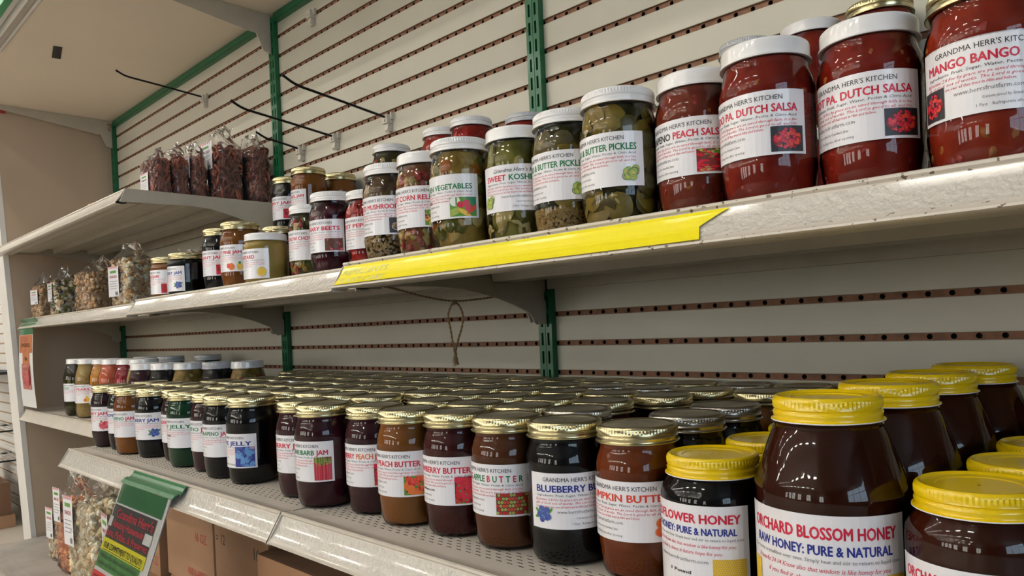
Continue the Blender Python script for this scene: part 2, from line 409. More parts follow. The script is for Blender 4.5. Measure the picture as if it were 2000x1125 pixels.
        F.rect(*cl, 'p_black', 2.5, 4); F.disc(cu + w * .1, cv - h * .08, w * .46, 'p_white', 3, 16, cl, .55); heap(['p_tan', 'p_brown', 'p_tan'], w * .05, 50, .3, .2)
    elif kind == 'relish':
        F.rect(*cl, 'p_leaf', 2.5, 4); many(['p_yellow', 'p_lime', 'p_crimson', 'p_yellow', 'p_brown'], w * 0.08, 60)
    elif kind == 'beets':
        F.rect(*cl, 'p_brown', 2.5, 4); many(['p_dkred', 'p_dkred', 'p_brown', 'p_rose'], w * 0.1, 40, sy=.5)
    elif kind == 'peppers':
        heap(['p_crimson', 'p_red', 'p_orange', 'p_red'], w * .14, 26)
    elif kind == 'redsquare':
        F.rect(*cl, 'p_crimson', 2.5, 4); many(['p_red', 'p_dkred'], w * .12, 24)
    elif kind == 'pine':
        F.disc(u0 + w * .28, cv - h * .1, w * .2, 'p_orange', 3, 10, cl); F.disc(u0 + w * .1, cv, w * .14, 'p_orangered', 3.4, 10, cl)
        F.disc(u1 - w * .25, cv - h * .1, h * .3, 'p_yellow', 3, 10, cl, 1.3); F.disc(u1 - w * .25, v1 - h * .2, h * .16, 'p_leaf', 3.4, 6, cl)
    elif kind == 'lemon':
        F.disc(cu, cv, w * .45, 'p_yellow', 3, 20, None); F.disc(cu, cv, w * .36, 'p_white', 3.4, 18); F.disc(cu, cv, w * .33, 'p_yellow', 3.8, 18)
    elif kind == 'pear':
        F.disc(cu, cv - h * .12, w * .3, 'p_yellow', 3, 12, cl); F.disc(cu, cv + h * .14, w * .17, 'p_yellow', 3.4, 10, cl, 1.4); F.disc(cu - w * .2, cv - h * .2, w * .2, 'p_orange', 3.8, 8, cl)
    elif kind == 'comb':
        F.rect(*cl, 'p_yellow', 2.5, 5)
        for i in range(14):
            for j in range(12): F.disc(u0 + w * (i + .5 + .5 * (j % 2)) / 14.5, v0 + h * (.25 + .75 * (j + .5) / 12), w * .018, 'p_tan', 3, 6, cl)
        for i in range(16): F.disc(r.uniform(u0, u1), r.uniform(v0, v0 + h * .42), w * .11, 'p_brown', 3.5 + (i % 4) * .4, 7, cl, .35, r.uniform(-.6, .6))
    elif kind == 'honeypot':
        F.rect(u0 + w * .0, u0 + w * .45, v0 + h * .1, v1, 'p_yellow', 2.5, 3)
        for i in range(30): F.disc(r.uniform(u0, u0 + w * .45), r.uniform(v0 + h * .5, v1), w * .012, 'p_tan', 3, 6)
        for i in range(8): F.disc(r.uniform(u0, u0 + w * .5), r.uniform(v0 + h * .2, v0 + h * .6), w * .05, 'p_brown', 3.2 + i * .1, 7, None, .5, r.random() * 3)
        F.disc(u0 + w * .45, v0 + h * .25, w * .17, 'p_orangered', 4.2, 12); F.disc(u0 + w * .45, v0 + h * .36, w * .11, 'p_pink', 4.6, 10, None, .6)
        for i in range(16): F.disc(u0 + w * .75 + r.uniform(-.12, .12) * w, v0 + h * .2 + r.uniform(-.12, .12) * h, w * .06, r.choice(['p_orange', 'p_yellow']), 4.2 + (i % 3) * .4, 7)
        F.disc(u0 + w * .75, v0 + h * .62, w * .22, 'p_brown', 4.2, 8, None, .07, .15); F.disc(u0 + w * .52, v0 + h * .58, w * .09, 'p_brown', 4.4, 8, None, .7)

VERSES = ["Ephesians 2:8 For by grace are ye saved through faith; it is the", "gift of God: not of works. The Lord is good to all, and His", "tender mercies are over all that trust in Him and believe."]
def label_mesh(kind, ctr, title, ingr='Ingredients: Fruit, Sugar, Water, Pectin & Citric Acid', picture=None, w=0.1016, h=0.051, z0=0.035,
               header="GRANDMA HERR'S KITCHEN", farm=None, verses=VERSES, foot=("Custom jarred by Grandma's Jams", "1 Pint   Refrigerate after opening"),
               detail=2, tsize=0.0088, round_=False, pw=0.024, ph=0.021, title2=None, web='www.herrsfruitfarm.com', webbold=False, pu=None):
    """a wrapped paper label with its print, as one mesh in jar space (ctr: angle of the label's middle)"""
    R0 = KIND[kind]['R'] + 0.0002; F = Flat(); hw = w / 2; n = 22
    F.rect(-hw, hw, 0, h, 'label_paper', 0, n)
    m = -hw + 0.006
    if title2:   # big honey labels
        F.text(title, 0, h * 0.80, h * 0.145, 'p_red', 1, bold=0.04, align='c', fit=w * 0.88)
        F.text(title2, 0, h * 0.665, h * 0.115, 'p_blue', 1, bold=0.04, align='c', fit=w * 0.82)
        F.text('Raw honey crystallizes over time. Simply heat and stir to return to liquid state', 0, h * 0.60, h * 0.045, 'p_grey', 1, align='c', fit=w * .92)
        F.text('Proverbs 24:14 Know also that wisdom is like honey for you:', 0, h * 0.52, h * 0.058, 'p_red', 1, shear=0.3, align='c', fit=w * .80)
        F.text('if you find it, there is future hope for you.', 0, h * 0.44, h * 0.058, 'p_red', 1, shear=0.3, align='c', fit=w * .60)
        F.text(web, -w * .03, h * 0.34, h * 0.06, 'p_grey', 1, align='c', fit=w * .46)
        F.text(foot, -w * .03, h * 0.20, h * 0.055, 'p_black', 1, bold=0.03, align='c', fit=w * .20)
        if picture == 'both':
            pic(F, 'honeypot', -hw + .002, -hw + w * .24, h * .03, h * .50); pic(F, 'comb', hw - w * .13, hw - .001, h * .06, h * .50)
            F.disc(hw - w * .22, h * .13, w * .06, 'p_orangered', 4.2, 12); F.disc(hw - w * .22, h * .28, w * .06, 'p_brown', 4.2, 8, None, .12, .5)
        else: pic(F, 'comb', hw - w * .27, hw - w * .03, 0.002, h * .40)
        return F.to_mesh('label', cyl_map(R0, ctr, z0))
    y = h
    if header == 'script':
        F.text("Grandma Herr's Kitchen", 0, h - 0.0082, 0.0062, 'p_black', 1, shear=0.35, align='c', maxw=w * .8, bold=0.008)
    elif header:
        F.text(header, -0.002, h - 0.0078, 0.0054, 'p_black', 1, align='c', fit=w * 0.66, bold=0.004)
    F.text(title, 0, h - 0.0172, tsize, 'p_red', 1, bold=0.034, align='c', fit=w * 0.86 if sum(len(t[0]) for t in title) > 9 else None)
    if detail > 0:
        F.text(ingr, 0, h - 0.0212, 0.0031, 'p_black', 1, shear=0.12, align='c', fit=w * .84, res=1)
        yy = h - 0.0250
        for i, t in enumerate(verses[:3]):
            F.text(t, m, yy, 0.0031, 'p_red' if detail > 1 else 'p_rose', 1, shear=0.3, fit=w * (.86 if i < 2 else .60), res=1); yy -= 0.0033
        if farm: F.text(farm, m + .002, h - 0.0318, 0.0052, 'p_black', 1, bold=0.02, maxw=w * .5)
        F.text(web, -0.020 if not pu else 0.0, 0.0145, 0.0043, 'p_black' if webbold else 'p_grey', 1, bold=0.015 if webbold else 0, align='c', fit=w * .42, res=1)
        F.text(foot[0], -0.020 if not pu else 0.012, 0.0092, 0.0029, 'p_grey', 1, align='c', fit=w * .32, res=1)
        F.text(foot[1], -0.020 if not pu else 0.012, 0.0040, 0.0029, 'p_grey', 1, align='c', fit=w * .40, res=1)
    if picture:
        u1 = (hw - 0.003) if pu is None else pu + pw
        pic(F, picture, u1 - pw, u1, 0.002, 0.002 + ph)
    return F.to_mesh('label', cyl_map(R0, ctr, z0))

# ------------------------------------------------------------------ jars
# profile of the glass: (r, z); lid sits from zl up to H
KIND = {
 'pint': dict(H=0.131, R=0.0399, rl=0.0350, hl=0.0150, fill=0.1165, prof=[(0.002, 0.003), (0.028, 0.0015), (0.0325, 0.0006), (0.0352, 0.0025), (0.0372, 0.008), (0.0386, 0.016), (0.0399, 0.027), (0.0403, 0.031), (0.0399, 0.034), (0.0399, 0.086), (0.0404, 0.090), (0.0402, 0.095), (0.0390, 0.101), (0.0368, 0.1065), (0.0345, 0.1095), (0.0338, 0.112), (0.0341, 0.1145), (0.0336, 0.118), (0.0335, 0.127)]),
 'half': dict(H=0.090, R=0.0395, rl=0.0362, hl=0.0130, fill=0.079, prof=[(0.002, 0.003), (0.029, 0.001), (0.036, 0.002), (0.0385, 0.006), (0.0395, 0.012), (0.0395, 0.066), (0.0388, 0.071), (0.0362, 0.0745), (0.0350, 0.077), (0.0348, 0.087)]),
 'squat': dict(H=0.114, R=0.0420, rl=0.0352, hl=0.0160, fill=0.099, prof=[(0.002, 0.003), (0.031, 0.001), (0.038, 0.0025), (0.0408, 0.008), (0.0420, 0.015), (0.0420, 0.080), (0.0414, 0.0855), (0.0385, 0.0915), (0.0362, 0.0945), (0.0352, 0.096), (0.0335, 0.099), (0.0335, 0.110)]),
 'quart': dict(H=0.175, R=0.0450, rl=0.0350, hl=0.0150, fill=0.163, prof=[(0.002, 0.003), (0.034, 0.001), (0.041, 0.003), (0.0438, 0.010), (0.0452, 0.026), (0.0450, 0.032), (0.0450, 0.108), (0.0452, 0.114), (0.0440, 0.124), (0.0405, 0.138), (0.0368, 0.150), (0.0345, 0.156), (0.0338, 0.160), (0.0335, 0.171)]),
 'tall': dict(H=0.155, R=0.0420, rl=0.0350, hl=0.0150, fill=0.144, prof=[(0.002, 0.003), (0.032, 0.001), (0.038, 0.003), (0.041, 0.010), (0.0422, 0.024), (0.0420, 0.030), (0.0420, 0.096), (0.0422, 0.102), (0.0412, 0.112), (0.0382, 0.124), (0.0356, 0.132), (0.0342, 0.137), (0.0336, 0.141), (0.0335, 0.151)]),
 'threepound': dict(H=0.164, R=0.0515, rl=0.0355, hl=0.0175, fill=0.147, prof=[(0.002, 0.003), (0.040, 0.001), (0.0475, 0.003), (0.0505, 0.010), (0.0515, 0.020), (0.0515, 0.092), (0.0518, 0.096), (0.0510, 0.102), (0.0488, 0.109), (0.0455, 0.118), (0.0420, 0.128), (0.0385, 0.137), (0.0368, 0.1405), (0.0358, 0.1425), (0.0365, 0.1445), (0.0340, 0.147), (0.0335, 0.160)]),
}
KIND['pint']['prof'] = [(r * .9604, z) for r, z in KIND['pint']['prof'][:-5]] + KIND['pint']['prof'][-5:]; KIND['pint']['R'] = .0384
MESH = {}
def glass_mesh(kind):
    k = 'glass_' + kind
    if k not in MESH:
        mb = MB(); mb.lathe(KIND[kind]['prof'], 'jar_glass', 56); MESH[k] = mb.mesh('jar_glass')
    return MESH[k]
def fill_mesh(kind, f, rin=0.0016, pieces=None, seed=0):
    k = 'fill_%s_%s_%s' % (kind, f, seed if pieces else 0)
    if k in MESH: return MESH[k]
    K = KIND[kind]; mb = MB(); pr = []
    for r, z in K['prof']:
        if z > K['fill']: break
        pr.append((max(r - rin, 0.001), max(z, 0.0015) + 0.0012))
    # close the top at the fill level
    last = pr[-1]; pr += [(last[0] - 0.0005, K['fill']), (0.001, K['fill'] + 0.0005)]
    mb.lathe(pr, 'fill_' + f, 40)
    if pieces:
        rnd = random.Random(seed)
        def rad_at(z):
            P = K['prof']
            for (r0, z0), (r1, z1) in zip(P[1:], P[2:]):
                if z0 <= z <= z1: return r0 + (r1 - r0) * (z - z0) / max(z1 - z0, 1e-6)
            return P[-1][0]
        for shape, m, size, n, zr in pieces:
            for i in range(n):
                z = rnd.uniform(*zr); a = rnd.uniform(0, 2 * PI); s = size * rnd.uniform(0.75, 1.2)
                ms = m if isinstance(m, str) else rnd.choice(m)
                if shape == 'ball': rr = rad_at(z) - s * .92 - .0006; rad = (s, s * rnd.uniform(.85, 1), s * rnd.uniform(.8, 1)); rot = None; sub = 1
                elif shape == 'lump': rr = rad_at(z) - s * .85 - .0006; rad = (s, s * .8, s * .7); rot = None; sub = 1
                elif shape == 'seed': rr = rad_at(z) - s - .0004; rad = (s, s, s); rot = None; sub = 0
                elif shape == 'slice': rr = rad_at(z) - s * .32 - .0008; rad = (s * .16, s, s); rot = (rnd.uniform(-.5, .5), rnd.uniform(-.5, .5), a); sub = 1
                elif shape == 'spear': rr = rad_at(z) - s * .55 - .0006; rad = (s * .5, s * .8, s * 3.0); rot = (rnd.uniform(-.12, .12), rnd.uniform(-.08, .08), a); sub = 1
                elif shape == 'flake': rr = rad_at(z) - s * .4 - .0006; rad = (s * .35, s * .55, s * 1.3); rot = (rnd.uniform(0, 6), 0, a); sub = 0
                v0 = len(mb.v)
                mb.blob((rr * math.cos(a), rr * math.sin(a), z), rad, 'bit_' + ms, rot, sub, 0.22 if shape == 'lump' else 0.05, rnd)
                for q in range(v0, len(mb.v)):
                    X, Y, Z = mb.v[q]; Z = min(max(Z, .003), K['fill'] + .002); lim = rad_at(Z) - .0010; d = math.hypot(X, Y)
                    if d > lim: X, Y = X * lim / d, Y * lim / d
                    mb.v[q] = (X, Y, Z)
    MESH[k] = mb.mesh('contents'); return MESH[k]
def lid_mesh(kind, style):
    """style: gold silver white whiteribbed grey yellow"""
    k = 'lid_%s_%s' % (kind, style)
    if k in MESH: return MESH[k]
    K = KIND[kind]; rl = K['rl']; h = K['hl']; mb = MB(); s = h / 0.015; rs = rl
    m = {'gold': 'lid_gold', 'silver': 'lid_silver', 'white': 'lid_white', 'whiteribbed': 'lid_white', 'grey': 'lid_grey', 'yellow': 'lid_yellow'}[style]
    top = {'gold': 'lid_gold_top', 'silver': 'lid_gold_top'}.get(style, m)
    if style in ('white',):
        pr = [(rs + .0012, 0), (rs + .0018, .0004), (rs + .0018, .0012), (rs + .0006, .0018), (rs + .0004, .004), (rs + .0004, .0118), (rs, .0136), (rs - .001, .0146), (rs - .0022, .015), (rs - .0036, .0147), (rs - .0046, .0138), (.001, .0138)]
        rib = None; ml = [m] * 12
    else:
        pr = [(rs + .0016, 0), (rs + .0023, .0003), (rs + .0023, .0009), (rs + .0007, .0016), (rs + .0004, .0026), (rs + .0009, .0040), (rs + .0010, .0050), (rs + .0003, .0061), (rs - .0003, .0068), (rs + .0006, .0078), (rs + .0009, .0085), (rs + .0009, .0118), (rs + .0004, .0134), (rs - .0006, .0145), (rs - .0016, .015), (rs - .0028, .0148), (rs - .0040, .0137), (rs - .0046, .0136)]
        if style in ('gold', 'silver'): pr += [(rs - .0054, .0142), (.026, .0142), (.0255, .0138), (.001, .0138)]
        else: pr += [(rs - .0054, .0134), (.024, .0134), (.0235, .0130), (.001, .0130)]
        rib = lambda i: 0.0009 if i in (10, 11) else (0.0004 if i == 12 else 0)
        ml = [m] * 16 + [top] * 12
        if style == 'yellow': ml[0] = ml[1] = 'liner'
    pr = [(r, z * s) for r, z in pr]
    mb.lathe(pr, ml, 150 if rib else 72, rib)
    mb.lathe([(rs - .004, .001), (rs + .0016, 0)], 'liner' if style == 'yellow' else m, 48)
    MESH[k] = mb.mesh('lid'); return MESH[k]
def jar(name, label, x, y, z, kind='pint', lid='gold', f='dark', pieces=None, lab=None, group=None, H=None, seed=0, fin=0.0016, rot=0.0, cat='jar'):
    t = thing(name, label, cat, (x, y, z + 0.0004), (0, 0, rot), group)
    if H: t.scale = (1, 1, H / KIND[kind]['H'])
    obj('glass_body', glass_mesh(kind), t)
    c = obj('contents', fill_mesh(kind, f, fin, pieces, seed), t)
    K = KIND[kind]; obj('lid', lid_mesh(kind, lid), t, (0, 0, K['H'] - K['hl']), (0, 0, R.random() * 6))
    if lab: obj('label', lab, t, rot=(0, 0, -rot))
    return t

# ------------------------------------------------------------------ room shell (mostly behind and above the camera)
def structure(name, mb, **k): return obj(name, mb, smooth=False, kind='structure', **k)
mat('floor_tile', (0.54, 0.49, 0.42), 0.5, noise_amt=0.12, noise_scale=3)
mat('wall_paint', (0.12, 0.115, 0.10), 0.7, noise_amt=0.04, noise_scale=2)
mat('ceiling_tile', (0.35, 0.345, 0.33), 0.8, noise_amt=0.05, noise_scale=5)
FZ, CZ = -0.76, 2.5
m = MB(); m.box(-8, 6, -9, 1.2, FZ - .1, FZ, 'floor_tile'); structure('floor', m)
m = MB(); m.box(-8, 6, -9, 1.2, CZ, CZ + .1, 'ceiling_tile'); structure('ceiling', m)
m = MB(); m.box(-8, 6, 1.2, 1.3, FZ, CZ, 'wall_paint'); structure('wall_back', m)
m = MB(); m.box(-8.1, -8, -9, 1.2, FZ, CZ, 'wall_paint'); structure('wall_left', m)
m = MB()
m.box(6, 6.1, -9, -4.6, FZ, CZ, 'wall_paint'); m.box(6, 6.1, -1.6, 1.2, FZ, CZ, 'wall_paint'); m.box(6, 6.1, -4.6, -1.6, FZ, 0.1, 'wall_paint'); m.box(6, 6.1, -4.6, -1.6, 1.9, CZ, 'wall_paint')
structure('wall_right', m)
m = MB(); wx = [-7.2, -5.6, -4.3, -2.6, -.4, 2.4]; m.box(-8, 6, -9.1, -9, FZ, -.25, 'wall_paint'); m.box(-8, 6, -9.1, -9, 1.75, CZ, 'wall_paint')  # front wall left open for the added light panes
for a, b in zip([-8] + [x + 1.0 for x in wx], wx + [6]): m.box(a, b, -9.1, -9, -.25, 1.75, 'wall_paint')
structure('wall_front', m)
emis('added_low_light', (1.0, 0.96, 0.90), 6.3)  # made-up glowing panes, added to throw low light under the shelves
for i, x in enumerate(wx):
    m = MB(); m.box(x, x + 1, -9.08, -9.06, -.25, 1.75, 'added_low_light')
    for a in (x, x + .48, x + .96): m.box(a, a + .04, -9.03, -8.98, -.25, 1.75, 'panel_white')
    for a in (-.25, 1.1, 1.71): m.box(x, x + 1, -9.03, -8.985, a, a + .04, 'panel_white')
    structure('window_%d' % (i + 2), m)
m = MB()
emis('daylight', (0.62, 0.80, 1.0), 4.5)
m.box(6.04, 6.06, -4.6, -1.6, 0.1, 1.9, 'daylight')
for yy in (-4.6, -3.6, -2.6, -1.64): m.box(5.98, 6.03, yy, yy + .04, 0.1, 1.9, 'panel_white')
for zz in (0.1, 1.3, 1.86): m.box(5.985, 6.03, -4.6, -1.6, zz, zz + .04, 'panel_white')
structure('window_1', m)
emis('tube_light', (1.0, 0.945, 0.84), LAMP)
mat('lamp_case', (0.7, 0.7, 0.7), 0.5)
k = 0
for j, yy in enumerate((-1.35, -2.6, -4.0, -5.6, -7.4)):
    for i in range(10):
        xx = -7.9 + i * 1.0 + (0.3 if j % 2 else 0)
        t = thing('ceiling_lamp', 'ceiling tube lamp over the shop aisle, outside the picture', 'lamp', (xx, yy, CZ), group='ceiling tube lamps over the aisle')
        if 'case' not in MESH:
            a = MB(); a.box(-.25, .25, -.06, .06, -.03, 0, 'lamp_case'); MESH['case'] = a.mesh('lamp_case', False)
            a = MB(); a.tube([(-.2, 0, -.055), (.2, 0, -.055)], .028, 'tube_light', 10); MESH['tube'] = a.mesh('tube')
        obj('lamp_case', MESH['case'], t); obj('tube', MESH['tube'], t)

# ------------------------------------------------------------------ slat wall with peg holes, uprights
UX = [-49, 0, 36, 84]
ZLO, ZHI = -12, 18
def groove_mesh(n):
    mb = MB(); hz = 0.0052; q = 0.0046; r = 0.0034; sg = 10
    for i in range(n):
        x0 = i * IN + (0 if i else 0.001); x1 = (i + 1) * IN; cx = (i + 0.5) * IN
        ring = [(cx + r * math.cos(2 * PI * (k + .5) / sg), r * math.sin(2 * PI * (k + .5) / sg)) for k in range(sg)]
        out = []
        for (a, b) in ring:
            dx, dz = a - cx, b; s = min((IN / 2) / max(abs(dx), 1e-9), hz / max(abs(dz), 1e-9)); out.append((cx + dx * s, dz * s))
        vs = [(a, q, b) for a, b in ring] + [(a, q, b) for a, b in out] + [(a, q + .012, b) for a, b in ring]
        fs = [(k, (k + 1) % sg, sg + (k + 1) % sg, sg + k) for k in range(sg)]
        mb.add(vs, fs, 'slat_core')
        # corner fillers of the cell
        for sx in (-1, 1):
            for sz in (-1, 1):
                cnr = (cx + sx * IN / 2, sz * hz); near = sorted(out, key=lambda p: math.hypot(p[0] - cnr[0], p[1] - cnr[1]))[:2]
                mb.add([(cnr[0], q, cnr[1]), (near[0][0], q, near[0][1]), (near[1][0], q, near[1][1])], [(0, 1, 2)], 'slat_core')
        mb.add(vs, [(k, 2 * sg + k, 2 * sg + (k + 1) % sg, (k + 1) % sg) for k in range(sg)] + [tuple(range(2 * sg, 3 * sg))], 'hole_shade')
    return mb.mesh('peg_strip', False)
def slat_mesh(w):
    mb = MB(); a = 0.0044; b = GS - 0.0044; c = .0007
    pr = [(0.010, a), (0.0008, a), (0, a + c), (0, b - c), (0.0008, b), (0.010, b)]
    mb.extrude_x(pr, 0.0006, w - 0.0006, 'slat_white', ['slat_core', 'slat_white', 'slat_white', 'slat_white', 'slat_core', 'slat_core'])
    return mb.mesh('slat', False)
for b in range(3):
    n = UX[b + 1] - UX[b]; w = n * IN; x0 = UX[b] * IN
    t = thing('slatwall_panel', ['beige slatwall back panel of the far left shelf bay', 'beige slatwall back panel between the two middle green uprights', 'beige slatwall back panel right of the tallest green upright'][b], 'wall panel', (x0, 0, 0))
    sm, gm = slat_mesh(w), groove_mesh(n)
    for g in range(ZLO, ZHI):
        obj('slat', sm, t, (0, 0, g * GS))
        obj('peg_strip', gm, t, (0, 0, g * GS))
    m = MB(); m.box(0.001, w - .001, .017, .022, ZLO * GS, ZHI * GS, 'slat_core'); obj('backing_board', m, t)
    m = MB(); m.box(0.016, w - .016, -.012, .0, .893, .915, 'upright_green'); m.box(.016, w - .016, -.0135, -.012, .897, .911, 'upright_green'); tt = thing('metal_trim', ['green metal trim along the top of the far left slatwall', 'green metal trim along the top of the slatwall behind the empty hook mount', 'green metal trim above the slatwall, beyond the top edge of the picture'][b], 'trim', (x0, 0, 0)); obj('rail', m, tt, smooth=False)
def upright(x, label):
    t = thing('slotted_upright', label, 'upright', (x, 0, FZ))
    mb = MB(); y = -0.0125; xs = [-.0150, -.0092, -.0046, -.0008, .0008, .0046, .0092, .0150]; pitch = .0317; zs = [0]; holes = []
    z = .01
    while z + pitch < .905 - FZ:
        zs += [z + .005, z + .0265]; holes.append(len(zs) - 2); z += pitch
    zs.append(.908 - FZ); hs = set(holes)
    plate(mb, xs, zs, lambda i, j: i in (1, 5) and j in hs, y, .009, 'upright_green', 'hole_shade')
    H = .908 - FZ
    mb.add([(-.015, y, 0), (-.015, 0, 0), (-.015, 0, H), (-.015, y, H)], [(0, 1, 2, 3)], 'upright_green')
    mb.add([(.015, y, 0), (.015, 0, 0), (.015, 0, H), (.015, y, H)], [(3, 2, 1, 0)], 'upright_green')
    mb.add([(-.015, y, H), (.015, y, H), (.015, 0, H), (-.015, 0, H)], [(0, 1, 2, 3)], 'upright_green')
    obj('post', mb, t, smooth=False)
    s = MB(); s.box(-.0008, .0008, y - .0007, y, .0, H, 'upright_green'); obj('center_seam', s, t, smooth=False)
upright(UX[0] * IN, 'green slotted upright in the far left corner by the end panel')
upright(0, 'green slotted upright behind the end of the brown pretzel bags shelf')
upright(UX[2] * IN, 'tall green slotted upright in the middle, above and below the yellow strip')
upright(UX[3] * IN, 'green slotted upright beyond the right edge of the picture')

# ------------------------------------------------------------------ shelves
def channel_profile(yf, z):
    f = [(.014, .0002), (.003, .0004), (.0012, .0014), (-.0008, .0006), (-.0014, -.0016), (.0002, -.0036), (-.0006, -.0050), (-.0040, -.0110), (-.0095, -.0200), (-.0165, -.0275), (-.0190, -.0300), (-.0212, -.0312), (-.0216, -.0330), (-.0195, -.0342)]
    b = [(-.0060, -.0350), (.0020, -.0330), (.0026, -.0300), (-.0060, -.0320), (-.0150, -.0290), (-.0075, -.0200), (-.0020, -.0110), (.0022, -.0040), (.0030, -.0020), (.014, -.0026)]
    return [(yf + a, z + c) for a, c in f], [(yf + a, z + c) for a, c in b]
def shelf(label, x0, x1, yf, z, slots=False, lip=.0008, brx=(True, True), worn=False, ribs=(-.10, -.26), sparkle=True):
    t = thing('metal_shelf', label, 'shelf', (x0, 0, z)); w = x1 - x0; a0, a1 = 0.0015, w - 0.0015
    # deck
    mb = MB(); yb = -.004; ys = yf + .0142
    if slots:
        px = .0145; n = int((w - .02) / px); mlast = (w - n * px) / 2
        rows = 5; xs = [a0]; 
        for i in range(n): xs += [mlast + i * px, mlast + i * px + .0036, mlast + i * px + .00725, mlast + i * px + .01085]
        xs.append(a1)
        zs = [0]; c = .020
        for r in range(rows): zs += [c, c + .0023]; c += .0067
        Yv = [ys + q for q in zs] + [yb]
        # build in xz style then swap
        tmp = MB(); nx = len(xs) - 1; ny = len(Yv) - 1
        for i in range(nx):
            for j in range(ny):
                a, b, c0, d = xs[i], xs[i + 1], Yv[j], Yv[j + 1]
                isrow = j % 2 == 1 and j < 2 * rows; r = j // 2; col = (i - 1) % 4 if i > 0 else -1
                hole = isrow and i > 0 and i < nx and ((r % 2 == 0 and col in (0, 1)) or (r % 2 == 1 and col in (2, 3)))
                if hole:
                    mb.add([(a, c0, -.003), (b, c0, -.003), (b, d, -.003), (a, d, -.003)], [(0, 1, 2, 3)], 'hole_shade')
                    mb.add([(a, c0, 0), (b, c0, 0), (b, c0, -.003), (a, c0, -.003)], [(0, 1, 2, 3)], 'hole_shade'); mb.box(a, b, c0 - .0006, c0, .0001, .0004, 'shelf_edge')
                    mb.add([(a, d, 0), (b, d, 0), (b, d, -.003), (a, d, -.003)], [(3, 2, 1, 0)], 'hole_shade')  # far slot wall painted dark so the slot looks shaded
                elif not (isrow is False and False):
                    mb.add([(a, c0, 0), (b, c0, 0), (b, d, 0), (a, d, 0)], [(0, 1, 2, 3)], 'shelf_top')
        mb.add([(a0, ys, -.0032), (a1, ys, -.0032), (a1, yb, -.0032), (a0, yb, -.0032)], [(3, 2, 1, 0)], 'shelf_metal')
        mb.box(a0, a0 + .001, ys, yb, -.0032, 0, 'shelf_top'); mb.box(a1 - .001, a1, ys, yb, -.0032, 0, 'shelf_top')
    else:
        mb.box(a0, a1, ys, yb, -.0026, 0, 'shelf_top')
    obj('deck', mb, t, smooth=False)
    f, b = channel_profile(yf, lip); mb = MB(); pr = f + b
    ed = 'edge_worn' if worn else 'shelf_edge'; ms = [ed] * 6 + ['strip_clear' if sparkle else 'shelf_edge'] * 3 + [ed] * 20
    mb.extrude_x(pr, a0, a1, 'shelf_edge', ms[:len(pr)]); obj('price_channel', mb, t)
    # end cheek of the channel
    for xx in (a0, a1 - .0012):
        mb = MB(); mb.extrude_x([(yf + .010, -.0005), (yf - .0015, -.0005), (yf - .0222, -.0330), (yf - .0190, -.0352), (yf + .002, -.034), (yf + .010, -.02)], xx, xx + .0012, 'shelf_edge'); obj('channel_end', mb, t, smooth=False)
    for yy in ribs:
        if yy < yf + .06: continue
        mb = MB(); mb.extrude_x([(yy - .030, -.0027), (yy - .026, -.019), (yy + .026, -.019), (yy + .030, -.0027)], a0 + .012, a1 - .012, 'shelf_metal'); obj('stiffener', mb, t, smooth=False)
    mb = MB(); mb.extrude_x([(yf + .006, -.0030), (yf + .006, -.030), (yf + .028, -.030), (yf + .030, -.016), (yf + .055, -.016), (yf + .055, -.003)], a0 + .01, a1 - .01, 'shelf_metal'); obj('front_return', mb, t, smooth=False)
    mb = MB(); mb.box(a0 + .01, a1 - .01, -.016, -.006, -.030, -.003, 'shelf_metal'); obj('rear_flange', mb, t, smooth=False)
    # brackets
    L = yf + .010
    for k, xx in enumerate((a0 + .001, a1 - .004)):
        if not brx[k]: continue
        P = [(L, -.0030), (L - .004, -.026), (yf * .62, -.0265), (yf * .50, -.030), (yf * .40, -.037), (yf * .30, -.046), (yf * .22, -.056), (yf * .14, -.068), (-.048, -.078), (-.044, -.087), (-.036, -.083), (-.030, -.090), (-.014, -.089), (-.0135, -.052), (-.018, -.046), (-.018, -.036), (-.0135, -.030), (-.0135, -.0030)]
        mb = MB(); mb.extrude_x(P, xx, xx + .003, 'shelf_metal')
        br = obj('bracket', mb, t, smooth=False)
        mb = MB(); mb.tube([(xx + .003, -.09, -.045), (xx + .0045, -.09, -.045)], .0035, 'shelf_metal', 10); obj('rivet', mb, br)
    return t
X0, X1, X2, X3 = UX[0] * IN, 0.0, UX[2] * IN, UX[3] * IN
Z1, Z2, Z3 = -.1372, .1742, .4280
s_deck_l = shelf('shallow lower shelf in the far left corner holding white-lidded quart jars', X0, X1, -.330, Z1, sparkle=False)
s_deck_m = shelf('slotted lower shelf with sparkling price channel where the green sign hangs', X1, X2, -.518, Z1, slots=True, brx=(False, False))
s_deck_r = shelf('slotted lower shelf at right carrying the apple butter and honey jars', X2, X3, -.518, Z1, slots=True, brx=(False, False))
s_up_l = shelf('far left middle shelf carrying the clear snack bags', X0, X1, -.322, Z2, lip=.0035)
s_up_m = shelf('worn middle shelf between the snack bags and the yellow strip', X1, X2, -.372, Z2, lip=.0035, worn=True)
s_up_r = shelf('deep upper shelf carrying the salsa jars, with the yellow strip', X2, X3, -.413, Z2, lip=.0035, worn=True, ribs=(-.12, -.30))
s_top_l = shelf('highest left shelf carrying brown pretzel bags, seen from below', X0, X1 - .004, -.381, Z3, ribs=(-.09, -.20, -.30), sparkle=False)
# round cheek plates at the free side of the highest shelf: broad side bracket
mb = MB(); mb.extrude_x([(-.383, .0012), (-.383, -.002), (-.394, -.030), (-.24, -.0265), (-.19, -.030), (-.155, -.038), (-.12, -.047), (-.089, -.058), (-.056, -.075), (-.0135, -.090), (-.0135, -.0015)], .0, .003, 'shelf_metal')
obj('side_plate', mb, s_top_l, (X1 - .004 - X0, 0, 0), smooth=False)

